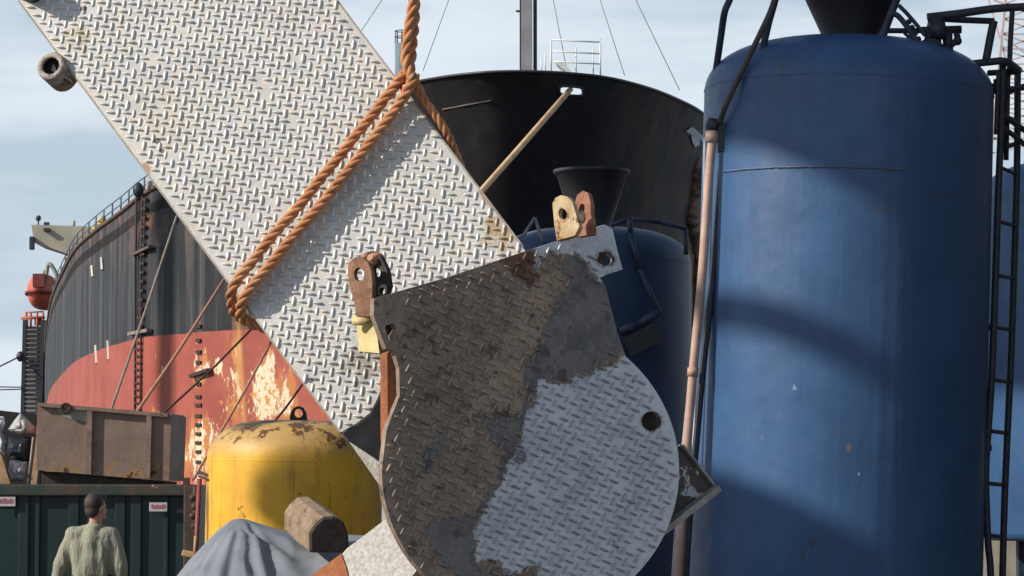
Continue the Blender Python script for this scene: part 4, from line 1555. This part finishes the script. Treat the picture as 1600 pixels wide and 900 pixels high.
for y in (62, 80, 96):
    for D in (71, 73):
        m.tube([P(861, y, D), P(938, y + 4, D)], .018, 6)
    for px in (861, 938):
        m.tube([P(px, y, 71), P(px, y, 73)], .018, 6)
for px in (900, 927):
    m.tube([P(px, 120, 72), P(px, 74, 72)], .018, 6)
m.tube([P(852, 120, 72), P(852, 84, 72)], .018, 6)
m.tube([P(846, 120, 72), P(846, 92, 72)], .018, 6)
m.prism([P(x, y, 71.5) for x, y in ((868, 98), (880, 98), (892, 110), (890, 118), (880, 114))], (0, .2, 0))
build('deck_cage', m, white, BS)

# ------------------------------------------------------------------ far lattice crane
m = MB()
DC = 320
legs = [((1575, -40), (1548, 240)), ((1622, -40), (1650, 240))]
def leg(i, t): return (legs[i][0][0] + (legs[i][1][0] - legs[i][0][0]) * t, legs[i][0][1] + (legs[i][1][1] - legs[i][0][1]) * t)
for dd in (0, 4):
    for i in (0, 1):
        m.beam(P(*legs[i][0], DC + dd), P(*legs[i][1], DC + dd), .30, .30, (0, 1, 0))
    for k in range(12):
        t0, t1 = k / 12, (k + 1) / 12
        m.beam(P(*leg(0, t0), DC + dd), P(*leg(1, t1), DC + dd), .14, .14, (0, 1, 0))
        m.beam(P(*leg(1, t0), DC + dd), P(*leg(0, t1), DC + dd), .14, .14, (0, 1, 0))
        m.beam(P(*leg(0, t0), DC + dd), P(*leg(1, t0), DC + dd), .14, .14, (0, 1, 0))
m.beam(P(1480, -70, DC), P(1800, 40, DC), .6, .8, (0, 1, 0))  # distance haze over the crane is put into its pale colour
for a, b in (((1545, 0), (1580, 120)), ((1552, 0), (1640, 30)), ((1570, 60), (1640, 110))):
    m.beam(P(*a, DC), P(*b, DC), .16, .16, (0, 1, 0))
m.beam(P(1548, 240, DC), P(1540, HZ + 20, DC), .4, .4, (0, 1, 0))
m.beam(P(1650, 240, DC), P(1660, HZ + 20, DC), .4, .4, (0, 1, 0))
tagged('lattice_crane', m, mk('hazed_pink_paint', (.62, .44, .40), (.55, .40, .37), scale=.3, rough=.7, bump=0), 'pink lattice crane coloured pale for haze, far off behind the tank platform', 'crane')

# ------------------------------------------------------------------ green skip, brown bin and scrap
DS = 28.0
SK = thing('green_skip', 'dark green steel skip with two small white labels behind the man', 'skip', P(120, HZ, DS) - Vector((0, -1, CAMZ)))
grn = NT('dark_green_paint')
c_ = grn.mix(grn.ramp(grn.noise(1.4, 5), .3, .7), (.009, .029, .030), (.0065, .020, .021))
c_ = grn.mix(grn.ramp(grn.noise(2.6, 6, .65, (1, 1, .25)), .60, .68, 0, .75), c_, (.045, .024, .02))
c_ = grn.mix(grn.ramp(grn.noise(14, 5, .7), .70, .74), c_, (.20, .22, .20))
grn.bump(grn.noise(3, 4, .5), .35, .02)
grn.fin(c_, .5, 0, .4)
M28 = FPX / DS
zt_s = CAMZ + (HZ - 757) / M28
x0, x1 = (-230 - 800) / M28, (298 - 800) / M28
m = MB()
m.box(((x0 + x1) / 2, DS + 1.1, (zt_s + .1) / 2), (x1 - x0, 2.2, zt_s - .1))
sk_body = build('skip_body', m, grn, SK)
m = MB()
for px in (-160, -60, 40, 62, 118, 190, 215, 262):
    m.box(((px - 800) / M28, DS - .02, (zt_s - .10) / 2 + .05), (.10 if px not in (62, 262) else .04, .018, zt_s - .14), None, .006)
build('stiffener', m, grn, SK)
m = MB()
m.box(((x0 + x1) / 2, DS - .01, zt_s - .055), (x1 - x0 + .06, .13, .11), None, .012)
build('top_rim', m, mk('scuffed_green_rim', (.02, .04, .036), (.08, .05, .035), scale=6, rough=.7, bump=.3, chips=.35, chipcol=(.32, .28, .22), chipscale=9), SK)
m = MB()
m.box(((299 - 800) / M28, DS - .03, zt_s / 2), (.11, .16, zt_s - .02), None, .015)
for k, y in enumerate((778, 792, 806, 822)):
    m.ball(P(301 + (k % 2) * 3, y, DS - .12), (.035, .03, .03), 8, 6)
m.tube([P(305, 760, DS - .1), P(305, 850, DS - .1)], .025, 8)
m.box(P(291, 756, DS - .05), (.06, .1, .12))
build('corner_hinge', m, mk('rusty_black_hinge', (.04, .035, .032), (.10, .05, .035), scale=12, rough=.8), SK)
lab_m = mk('white_label', (.50, .48, .50), (.42, .38, .40), scale=40, rough=.6)
red_mk = mk('label_red_print', (.42, .14, .16), (.36, .12, .14), rough=.6)


def shadeless_text(mb_, s): pass


for px0, px1, py0, py1 in ((-4, 24, 776, 791), (233, 261, 785, 799)):
    m = MB()
    A, B = P(px0, py1, DS - .060), P(px1, py0, DS - .060)
    m.box((A + B) / 2, (B.x - A.x, .008, B.z - A.z))
    lo = build('label_plate', m, lab_m, SK)
    m = MB()
    # worn, unreadable red print: four stubby upright strokes over a thin line
    rk = random.Random(int(px1))
    xx = A.x + (B.x - A.x) * .12
    yy = A.y - .0055
    zc = A.z + (B.z - A.z) * .40
    while xx < A.x + (B.x - A.x) * .86:
        w__ = rk.uniform(.005, .011)
        h__ = rk.uniform(.016, .036)
        m.box((xx + w__ / 2, yy, zc + h__ / 2 + rk.uniform(0, .006)), (w__, .004, h__))
        xx += w__ + rk.uniform(.002, .006)
    m.box((A.x + (B.x - A.x) * .5, yy, zc - .004), ((B.x - A.x) * .74, .004, .006))
    build('label_print', m, red_mk, lo)
# brown bin
brn = NT('rusty_brown_bin_paint')
S3 = brn.xyz()
c_ = brn.mix(brn.ramp(brn.noise(3, 6), .3, .7), (.25, .175, .14), (.18, .125, .10))
c_ = brn.mix(brn.ramp(brn.noise(7, 6, .7), .62, .70, 0, .8), c_, (.30, .25, .21))
rz = brn.math('ADD', brn.noise(7, 8, .72), brn.math('MULTIPLY', brn.ramp(S3[2], .42, .10), .13))
c_ = brn.mix(brn.ramp(rz, .62, .68), c_, (.32, .19, .08))
c_ = brn.mix(brn.ramp(rz, .70, .73), c_, (.07, .035, .022))
brn.bump(brn.noise(12, 6, .7), .4, .012)
brn.fin(c_, .75, 0, .3)
BN = thing('brown_bin', 'rusty brown steel bin tilted on top of the green skip', 'bin', P(165, 752, DS + .25), None)
fN = Vector((.0, -1, 0))
bo = P(165, 690, DS + .25)
m = MB()
out = [(63, 629), (262, 645), (258, 750), (262, 752), (160, 742), (62, 734)]
m.prism([toplane(x, y, bo, fN) for x, y in ((63, 629), (263, 646), (259, 751), (62, 735))], (0, .04, 0))
m.prism([toplane(x, y, bo, fN) + Vector((0, 1.3, .02)) for x, y in ((63, 629), (263, 646), (259, 751), (62, 735))], (0, .04, 0))
for a, b in (((63, 629), (62, 735)), ((263, 646), (259, 751))):
    A, B = toplane(*a, bo, fN), toplane(*b, bo, fN)
    sx = -.03 if a[0] < 100 else .03
    m.prism([A, A + Vector((0, 1.3, 0)), B + Vector((0, 1.3, 0)), B], (sx, 0, 0))
bin_body = build('bin_shell', m, brn, BN)
m = MB()
for a, b, w in (((141, 640), (139, 741), .045), ((234, 645), (231, 748), .045)):
    m.beam(toplane(*a, bo, fN) - Vector((0, .02, 0)), toplane(*b, bo, fN) - Vector((0, .02, 0)), .05, w, (0, 1, 0))
m.beam(toplane(62, 629, bo, fN) - Vector((0, .02, .02)), toplane(263, 646, bo, fN) - Vector((0, .02, .02)), .05, .035, (0, 0, 1))
build('bin_rib', m, mk('brown_rib', (.27, .19, .15), (.17, .11, .09), scale=9, rough=.75, bump=.3, rust=.3, rscale=12), BN)
m = MB()
m.lathe([(.035, -.01), (.055, -.01), (.055, .01), (.035, .01)], toplane(104, 638, bo, fN) - Vector((0, .05, 0)), 18, Matrix.Rotation(rad(90), 3, 'X'), closed=True)
build('lifting_ring', m, dark_iron, BN)
m = MB()
m.prism([toplane(x, y, bo, fN) - Vector((0, .005, 0)) for x, y in ((88, 637), (141, 642), (138, 660), (100, 652))], (0, .004, 0))
build('bare_patch', m, mk('bare_grey_steel', (.30, .29, .27), (.24, .22, .2), scale=20, rough=.6), BN)
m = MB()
m.prism([P(x, y, DS + .32) for x, y in ((64, 736), (160, 744), (256, 752), (256, 762), (64, 762))], (0, 1.1, 0))  # dark block stands for the shade in the gap
tagged('gap_shade_block', m, dark_rust, 'dark block for the shaded gap and timbers under the brown bin', 'timber')
# scrap at the left on the skip
plast = mk('crumpled_grey_sheet', (.45, .45, .44), (.30, .30, .30), scale=10, rough=.4, bump=.8, bscale=14, bdist=.03)


def crumple(outl, D, depth, amp, seed, mat, name, label, cat):
    m = MB()
    Vv, Ff = fillpoly(outl, [], 3.2)
    fr = []
    for x, y in Vv:
        s = max(0, sdist([(x, y)], outl)[0])
        off = depth * math.sqrt(min(1, s / 12)) + amp * abs(mnoise.noise(Vector((x * .09, y * .07, seed)))) * min(1, s / 5)
        fr.append(P(x, y, D) - Vector((0, off, 0)))
    bk = [P(x, y, D + .12) for x, y in Vv]
    n = len(fr)
    m.add(fr, Ff)
    m.add(bk, [f[::-1] for f in Ff])
    # stitch borders
    cnt = Counter()
    for f in Ff:
        for i in range(3): cnt[tuple(sorted((f[i], f[(i + 1) % 3])))] += 1
    vs, fs = [], []
    for (a, b), c in cnt.items():
        if c == 1:
            k = len(vs)
            vs += [fr[a], fr[b], bk[b], bk[a]]
            fs.append((k, k + 1, k + 2, k + 3))
    m.add(vs, fs)
    return tagged(name, m, mat, label, cat)


crumple([(12, 672), (22, 657), (32, 645), (44, 656), (55, 668), (54, 679), (36, 681), (20, 676)], DS + .55, .10, .12, 1, plast, 'plastic_sheet', 'crumpled grey plastic sheet peaked over the black drum', 'sheet')
crumple([(14, 681), (50, 683), (48, 718), (44, 722), (14, 716), (10, 700)], DS + .55, .16, .02, 3, mk('black_plastic', (.02, .024, .03), (.03, .035, .042), rough=.3), 'black_drum', 'black plastic drum lying in the scrap under the grey plastic sheet', 'drum')
crumple([(16, 718), (42, 722), (38, 752), (18, 752), (13, 735)], DS + .45, .06, .16, 5, mk('white_film', (.62, .61, .64), (.40, .38, .44), scale=14, rough=.45, bump=.6, bscale=20), 'white_film', 'crumpled white film stuffed below the black drum', 'film')
crumple([(-2, 650), (6, 651), (8, 662), (3, 676), (12, 690), (12, 704), (4, 716), (-10, 700), (-14, 664)], DS + .6, .06, .14, 8, mk('white_rag', (.60, .60, .62), (.35, .34, .36), scale=12, rough=.6, bump=.6, bscale=20), 'white_rag', 'torn white rag hanging beside the grey plastic sheet', 'rag')
m = MB()
m.prism([P(x, y, DS + 1.1) for x, y in ((-20, 639), (62, 648), (62, 757), (-20, 757))], (0, .3, 0))
tagged('black_crate', m, mk('black_crate_paint', (.014, .013, .014), (.022, .02, .02), rough=.8), 'black crate behind the plastic scrap on the skip', 'crate')
m = MB()
m.prism([P(x, y, DS + .42) for x, y in ((59, 646), (66, 642), (67, 678), (56, 680))], (0, .08, 0))
tagged('orange_board', m, mk('orange_board_paint', (.60, .17, .09), (.5, .13, .07), scale=12, rough=.7), 'short orange board against the end of the brown bin', 'board')
m = MB()
m.beam(P(62, 682, DS + .40), P(53, 757, DS + .40), .06, .05, (0, 1, 0))
tagged('timber_prop', m, mk('tan_timber', (.42, .29, .18), (.32, .2, .12), scale=12, rough=.85), 'slim tan timber prop leaning below the orange board', 'timber')
m = MB()
m.prism([P(x, y, DS + .3) for x, y in ((-12, 690), (2, 712), (16, 756), (-12, 756))], (0, .12, 0))
tagged('tan_board', m, mk('tan_board_paint', (.46, .30, .16), (.34, .2, .1), scale=10, rough=.85, bump=.3), 'tan triangular board standing on the skip below the white rag', 'board')
m = MB()
m.tube([P(52, 683, DS + .38), P(44, 756, DS + .38)], .012, 8)
tagged('grey_rod', m, mk('grey_rod_steel', (.3, .28, .26), (.2, .18, .17), rough=.6), 'thin grey rod beside the white film', 'rod')

# ------------------------------------------------------------------ tarp and timber log
tp = NT('blue_grey_tarp')
c_ = tp.mix(tp.ramp(tp.noise(6, 5), .3, .7), (.205, .222, .248), (.16, .174, .197))
c_ = tp.mix(tp.ramp(tp.noise(30, 4, .7), .62, .7, 0, .6), c_, (.27, .29, .32))
tp.bump(tp.noise(22, 4, .55, (1, .6, 1), 1.0), .18, .01)
tp.fin(c_, .55, 0, .35)
DTP = 14.0
MT = FPX / DTP
sil = [(225, 1000), (262, 930), (282, 896), (300, 872), (320, 850), (340, 830), (362, 814), (374, 811), (388, 812), (412, 819), (440, 828), (470, 836), (500, 840), (540, 835), (580, 836), (620, 842), (660, 850), (760, 860), (900, 900), (960, 1000)]
xs_ = [p[0] for p in sil]
m = MB()
nx, ny = 260, 110
vs = []
PXK = (376 - 800) / MT
for i in range(nx + 1):
    px = 225 + (960 - 225) * i / nx
    py = np.interp(px, xs_, [p[1] for p in sil])
    zr = max(.02, CAMZ + (HZ - py) / MT)
    X = (px - 800) / MT
    for j in range(ny + 1):
        t = j / ny * 2 - 1          # -1 front .. 1 back
        y = DTP + t * 1.5
        s = max(0, 1 - abs(t) ** 1.5)
        zz = zr * (s ** .50)
        dx, dy = X - PXK, t * .8
        ang = math.atan2(dy, dx)
        rr = math.hypot(dx, dy)
        # folds hang from the peak: narrow ridges with slack hollows between
        n1 = mnoise.noise(Vector((ang * 2.6, rr * .7, 3)))
        n2_ = mnoise.noise(Vector((ang * 6.0, rr * 1.1, 9)))
        n3 = mnoise.noise(Vector((X * 5 + t * 3, t * 2.0 - X * 2, 17)))
        n4 = mnoise.noise(Vector((X * 1.6 - t * 1.2, X * 2.2 + t * 4.5, 31)))
        n5 = mnoise.noise(Vector((X * .9 + t * .8, X * 3.2 + t * 6.0, 41)))
        fold = (.30 - abs(n1)) * .05 + (.2 - abs(n3)) * .05 + (.25 - abs(n4)) * .045 + (.25 - abs(n5)) * .04 + n2_ * .02
        w_ = min(1, .18 + abs(t) * 3.0)
        vs.append(Vector((X + fold * .4 * w_, y - fold * .3 * w_, max(.004, zz + fold * w_ * min(1, zz * 3)))))
fs = []
for i in range(nx):
    for j in range(ny):
        a = i * (ny + 1) + j
        fs.append((a, a + ny + 1, a + ny + 2, a + 1))
m.add(vs, fs, True)
tagged('tarpaulin', m, tp, 'creased blue grey tarpaulin draped over a heap below the yellow tank', 'tarpaulin')
wood = NT('weathered_log_timber')
c_ = wood.mix(wood.ramp(wood.noise(10, 6, .6), .3, .7), (.29, .21, .14), (.19, .13, .085))
c_ = wood.mix(wood.ramp(wood.noise(14, 7, .75, (1, .35, 1)), .54, .64), c_, (.08, .05, .033))
c_ = wood.mix(wood.ramp(wood.noise(40, 5, .7, (1, .2, 1)), .56, .70), c_, (.36, .28, .20))
wood.bump(wood.noise(24, 6, .7), .5, .01)
wood.fin(c_, .85, 0, .25)
A, B = P(474, 806, 13.75), P(514, 838, 13.1)
d = (B - A).normalized()
u_ = d.cross(Vector((0, 0, 1))).normalized()
w_ = u_.cross(d)
ends = []
shape = [(-1.05, -.55), (-1.0, .15), (-.72, .78), (-.2, 1.05), (.35, 1.0), (.80, .62), (1.02, .2), (1.03, -.75), (.95, -.85), (-.9, -.85)]
m = MB()
rr_ = .088
rings = []
for k in range(9):
    t = k / 8
    c = A.lerp(B, t)
    rings.append([c + (u_ * x + w_ * y) * rr_ * (1 + .05 * mnoise.noise(Vector((x * 2, y * 2, t * 3)))) for x, y in shape])
ns = len(shape)
m.add([p for r in rings for p in r], [(k * ns + i, k * ns + (i + 1) % ns, (k + 1) * ns + (i + 1) % ns, (k + 1) * ns + i) for k in range(8) for i in range(ns)], False)
m.add(rings[0], [tuple(range(ns))])
lg = thing('timber_log', 'thick rounded timber log with a dark cut end lying on the tarpaulin', 'log', (A + B) / 2 - Vector((0, 0, .08)))
build('log_body', m, wood, lg)
m = MB()
m.add([p + d * .001 for p in rings[-1]] + [p + d * .012 - (p - B) * .12 for p in rings[-1]], [(i, (i + 1) % ns, ns + (i + 1) % ns, ns + i) for i in range(ns)] + [tuple(range(ns, 2 * ns))])
build('cut_end', m, mk('dark_end_grain', (.060, .042, .035), (.03, .022, .02), scale=30, rough=.9, bump=.4), lg)

# ------------------------------------------------------------------ pale things glimpsed in gaps
m = MB()
m.box(P(585, 800, 27) + Vector((0, .2, -.4)), (.5, .3, 2.2), None, .02)
tagged('white_board', m, mk('white_board_paint', (.75, .73, .68), (.66, .62, .56), scale=3, rough=.6), 'white board standing between the yellow tank and the round plate', 'board')
m = MB()
m.box(P(1640, 920, 27) + Vector((0, .5, 0)), (2.2, 1.0, 2.6), None, .03)
tagged('concrete_block', m, mk('beige_concrete', (.44, .40, .31), (.33, .3, .24), scale=4, rough=.9, bump=.4, bscale=15), 'beige concrete block under the blue tank on legs', 'block')
m = MB()
m.box(P(1010, 900, 30) + Vector((0, .5, -.2)), (1.6, 1.0, 1.5), None, .03)
tagged('concrete_block', m, mk('brown_concrete', (.34, .28, .22), (.25, .2, .16), scale=4, rough=.9, bump=.4, bscale=15), 'brown concrete block seen between the round plate and the tall blue tank', 'block')

# ------------------------------------------------------------------ unseen shapes added beside the view to shade tanks and hull
SH = Vector((-math.sin(rad(SUN_AZ)), -math.cos(rad(SUN_AZ)), 0))
SE = Vector((math.cos(rad(SUN_AZ)), -math.sin(rad(SUN_AZ)), 0))


def spot(e, z, h=5.32): return SH * h + SE * e + Vector((0, 0, z))


Rg = Matrix((SE, -SH, Vector((0, 0, 1)))).transposed()
gc = thing('crane_shadow_caster', 'unseen shadow caster shaped as a grey portal crane with a housing and overhead girder beside the tarpaulin', 'crane', spot(-14.2, 0))  # added out of view to cast the shadows on the tanks
caster_grey = mk('grey_caster_paint', (.20, .21, .22), (.14, .14, .15), scale=1, rough=.6)
m = MB()
m.box(spot(-14.85, 4.65, 6.3), (1.75, 2.0, 9.3), Rg)  # added block that shades the lower part of the tall tank
build('housing', m, caster_grey, gc)
m = MB()
m.tube([spot(-16.6, 10.05), spot(-10.6, 10.60)], .10, 12)  # added bar for the shadow band across the tall tank
build('shade_band_bar', m, caster_grey, gc)
m = MB()
m.box(spot(-13.6, 12.5), (6.4, .9, 2.1), Rg)  # added block that shades the top of the tall tank
build('girder', m, caster_grey, gc)
m = MB()
m.box(spot(-19.8, 14.4), (8.4, .5, 1.5), Rg)
m.box(spot(-16.7, 13.2), (.5, .5, 1.6), Rg)
build('caster_boom', m, caster_grey, gc)
m = MB()
m.box(spot(-21.55, 11.5), (1.25, 1.0, 4.4), Rg)  # added block that shades the second tank
build('tank_shade_block', m, caster_grey, gc)
m = MB()
m.box(spot(-20.19, 8.6), (1.0, .4, .62), Rg @ Matrix.Rotation(rad(22), 3, 'Y'), .05)  # added block, tilted to shade the yellow tank
m.tube([spot(-20.25, 8.7), spot(-20.25, 13.9)], .03, 8)
build('yellow_tank_shade_block', m, caster_grey, gc)
m = MB()
m.box(spot(-19.35, 13.3), (1.5, .6, .95), Rg)  # added block that shades the upper part of the tank on legs
build('legs_tank_shade_block', m, caster_grey, gc)
for e in (-16.6, -10.6):
    m = MB()
    m.box(spot(e, 5.73), (.28, .28, 11.45), Rg)
    build('caster_leg', m, caster_grey, gc)
m = MB()
m.tube([(-34.6, 41.4, 0), (-34.6, 41.4, 26)], .31, 14)  # added out of view to cast the upright shadow stripe on the hull
m.box((-34.6, 41.4, 26), (2.2, .4, .5))
m.lathe([(.45, 0), (.45, .08), (.001, .08)], (-34.6, 41.4, 0), 16)
tagged('mast_shadow_caster', m, caster_grey, 'unseen shadow caster shaped as a tall grey mast on the quay edge', 'mast')

WH = thing('sky_light_blocker', 'unseen light blocker shaped as a dark corrugated warehouse alongside the tall blue tank', 'building', (9.2, 16, 0))  # added out of view to keep sky light off the tanks
wm = mk('dark_corrugated_sheet', (.045, .042, .040), (.03, .028, .028), scale=1, rough=.8, rust=.25, rscale=1.5)
m = MB()
xs = []
n = 70
for i in range(n + 1):
    y = 8.5 + 16 * i / n
    xs.append((7.2 + (.06 if i % 2 else 0), y))
vs = [Vector((x, y, z)) for x, y in xs for z in (0, 10)]
m.add(vs, [(2 * i, 2 * i + 2, 2 * i + 3, 2 * i + 1) for i in range(n)])
build('wall', m, wm, WH)
m = MB()
m.prism([(7.0, 8.3, 10.0), (9.2, 8.3, 11.4), (11.4, 8.3, 10.0)], (0, 16.4, 0))
build('roof', m, wm, WH)

# ------------------------------------------------------------------ the man
DM = 25.0
mx0 = (146 - 800) / FPX * DM


def capsules(chains, balls=()):
    mb_ = MB()
    for ch in chains:
        pts = [Vector(c[:3]) for c in ch]
        rs = [c[3] for c in ch]
        mb_.tube(pts, rs, 14)
        for p, r in zip(pts, rs): mb_.ball(p, r, 12, 8)
    for b in balls:
        mb_.ball(b[0], b[1], 18, 12, b[2] if len(b) > 2 else None)
    return mb_


def remeshed(name, mb_, mat, parent, vox, smooth=6):
    me = bpy.data.meshes.new('tmp')
    me.from_pydata([tuple(v) for v in mb_.v], [], mb_.f)
    bm = bmesh.new()
    bm.from_mesh(me)
    bmesh.ops.remove_doubles(bm, verts=bm.verts, dist=1e-5)
    bmesh.ops.recalc_face_normals(bm, faces=bm.faces)
    bm.to_mesh(me)
    bm.free()
    o = bpy.data.objects.new('tmp', me)
    col.objects.link(o)
    r = o.modifiers.new('r', 'REMESH')
    r.mode = 'VOXEL'
    r.voxel_size = vox
    s = o.modifiers.new('s', 'SMOOTH')
    s.iterations = smooth
    s.factor = .5
    dg = bpy.context.evaluated_depsgraph_get()
    me2 = bpy.data.meshes.new_from_object(o.evaluated_get(dg))
    bpy.data.objects.remove(o)
    me2.name = name
    for p in me2.polygons: p.use_smooth = True
    me2.materials.clear()
    me2.materials.append(mat)
    ob = bpy.data.objects.new(name, me2)
    W[ob.name] = W[parent.name]
    link(ob, parent)
    return ob


man = thing('person', 'man in a pale khaki jacket seen from behind, walking by the green skip', 'person', (mx0, DM, 0), Matrix.Rotation(rad(0), 3, 'Z'))
skin = mk('skin', (.46, .26, .18), (.40, .21, .14), scale=30, rough=.55, bump=.05)
hairm = mk('dark_brown_hair', (.022, .016, .013), (.05, .035, .028), scale=60, rough=.6, bump=.6, bscale=200)
jack = NT('pale_khaki_cotton')
c_ = jack.mix(jack.ramp(jack.noise(7, 5), .3, .7), (.30, .295, .225), (.255, .25, .195))
jack.bump(jack.math('ADD', jack.noise(13, 4, .5, (1.9, 1.9, .42), .9), jack.math('MULTIPLY', jack.noise(120, 3), .08)), .6, .03)
jack.fin(c_, .85, 0, .2)
trou = mk('dark_trousers', (.055, .06, .075), (.04, .042, .05), scale=20, rough=.85, bump=.3)
# man faces +Y (away); x right.  head turned a little to the right
HC = Vector((.035, .0, 1.635))
RH = Matrix.Rotation(rad(-40), 3, 'Z')


def hp(x, y, z): return HC + RH @ Vector((x, y, z))


body_ch = [
    [(.02, -.01, 1.42, .058), (.028, -.002, 1.50, .055), (.034, 0, 1.57, .056)],           # neck
    [(0, 0, 1.0, .13), (0, 0, 1.15, .12), (0, 0, 1.3, .13), (0, -.0, 1.40, .09)],           # trunk
    [(-.10, 0, .98, .095), (-.11, .03, .52, .058), (-.11, -.02, .09, .040)],
    [(.10, 0, .98, .095), (.11, .10, .52, .058), (.11, .06, .09, .040)],
    [(-.11, -.03, .05, .04), (-.115, .14, .04, .036)], [(.11, .05, .05, .04), (.115, .22, .04, .036)],
    [(-.17, 0, 1.38, .055), (-.25, -.02, 1.12, .044), (-.30, .05, .88, .032), (-.305, .07, .80, .030)],
    [(.17, 0, 1.38, .055), (.235, -.02, 1.10, .044), (.225, .05, .86, .032), (.22, .065, .79, .030)],
]
for sx, wx, wy, wz in ((-1, -.305, .075, .78), (1, .22, .07, .77)):
    for q, (dx, ln) in enumerate(((-.028, .070), (-.010, .082), (.010, .078), (.027, .062))):
        body_ch.append([(wx, wy + dx, wz - .02, .012), (wx, wy + dx * 1.2, wz - .075, .0095), (wx - sx * .008, wy + dx * 1.2, wz - .075 - ln * .5, .0085), (wx - sx * .022, wy + dx * 1.15, wz - .075 - ln * .9, .0075)])
    body_ch.append([(wx - sx * .01, wy + .028, wz - .01, .012), (wx - sx * .025, wy + .05, wz - .04, .010), (wx - sx * .03, wy + .055, wz - .075, .008)])
balls = [(hp(0, -.012, .02), (.074, .094, .100), RH), (hp(0, .030, -.045), (.058, .066, .070), RH), (hp(0, .085, -.09), (.028, .022, .022), RH),
         (hp(0, .102, -.020), (.013, .022, .026), RH), (hp(.077, -.004, -.012), (.011, .022, .034), RH), (hp(-.077, -.004, -.012), (.011, .022, .034), RH),
         (hp(0, .088, -.062), (.024, .012, .010), RH), (hp(.03, .075, .012), (.02, .012, .01), RH), (hp(-.03, .075, .012), (.02, .012, .01), RH)]
remeshed('body', capsules(body_ch, balls), skin, man, .0085, 3)
remeshed('hair', capsules([], [(hp(0, -.026, .036), (.084, .092, .094), RH), (hp(0, -.050, -.030), (.068, .058, .062), RH), (hp(0, .045, .085), (.062, .05, .042), RH)]), hairm, man, .0085, 3)
for sx in (-1, 1):
    m = MB()
    m.ball(hp(sx * .030, .083, .0), (.0125, .006, .009), 10, 8, RH)
    build('eye', m, mk('eye_dark', (.05, .03, .02), rough=.2), man, local=True)
jm = capsules([
    [(-.05, 0, 1.055, .125), (-.07, 0, 1.18, .125), (-.09, 0, 1.30, .118), (-.105, -.005, 1.385, .085)],
    [(.05, 0, 1.055, .125), (.07, 0, 1.18, .125), (.09, 0, 1.30, .118), (.105, -.005, 1.385, .085)],
    [(0, -.02, 1.06, .12), (0, -.02, 1.2, .125), (0, -.02, 1.34, .115), (.015, -.012, 1.43, .082), (.022, -.008, 1.462, .068)],
    [(-.06, 0, 1.425, .062), (-.160, 0, 1.395, .080), (-.205, -.015, 1.27, .074), (-.262, -.03, 1.14, .064), (-.298, .0, 1.02, .058), (-.318, .04, .90, .050), (-.322, .055, .855, .046)],
    [(.075, 0, 1.425, .062), (.160, 0, 1.395, .080), (.205, -.01, 1.26, .076), (.250, -.025, 1.12, .067), (.255, .0, 1.00, .060), (.245, .035, .88, .050), (.242, .05, .84, .046)],
])
jo = remeshed('jacket', jm, jack.m, man, .011, 5)
# folds down the back and sleeves
for v in jo.data.vertices:
    p = v.co
    f = (.25 - abs(mnoise.noise(Vector((p.x * 11 + p.z * 1.5, p.y * 3, p.z * 1.6))))) * .026 + mnoise.noise(Vector((p.x * 9 - p.z * 4, p.y * 4, p.z * 6 + 4))) * .004
    w_ = 1.0 if p.z < 1.38 else max(0, (1.46 - p.z) / .08)
    v.co = p + v.normal * f * w_
m = MB()
k = 28
for zz, rx, ry in ((1.0, .172, .128),):
    pass
hem = []
for zz, gx in ((.985, .0), (.992, .006), (1.035, .008), (1.045, .0)):
    hem.append((zz, gx))
vs, fs = [], []
for zz, gx in hem:
    for q in range(k):
        th = 2 * math.pi * q / k
        vs.append(Vector(((.165 + gx) * math.copysign(abs(math.cos(th)) ** .8, math.cos(th)), -.008 + (.122 + gx) * math.sin(th), zz)))
for r in range(3):
    for q in range(k):
        fs.append((r * k + q, r * k + (q + 1) % k, (r + 1) * k + (q + 1) % k, (r + 1) * k + q))
m.add(vs, fs, True)
build('waistband', m, jack, man, local=True)
m = MB()
m.lathe([(.062, 1.438), (.070, 1.45), (.066, 1.492), (.060, 1.490), (.058, 1.44)], (.024, -.006, 0), 28)
build('collar', m, jack, man, local=True)
tm = capsules([
    [(-.07, 0, 1.0, .125), (-.10, 0, .90, .115), (-.11, .03, .52, .085), (-.112, -.02, .12, .075)],
    [(.07, 0, 1.0, .125), (.10, 0, .90, .115), (.11, .10, .52, .085), (.112, .06, .12, .075)],
])
remeshed('trousers', tm, trou, man, .014, 4)
for sx, yy in ((-.112, -.03), (.112, .05)):
    m = MB()
    m.ball((sx, yy + .06, .045), (.05, .14, .05), 16, 10)
    m.box((sx, yy + .06, .012), (.085, .27, .024), None, .01)
    build('shoe', m, black_tube, man, local=True)
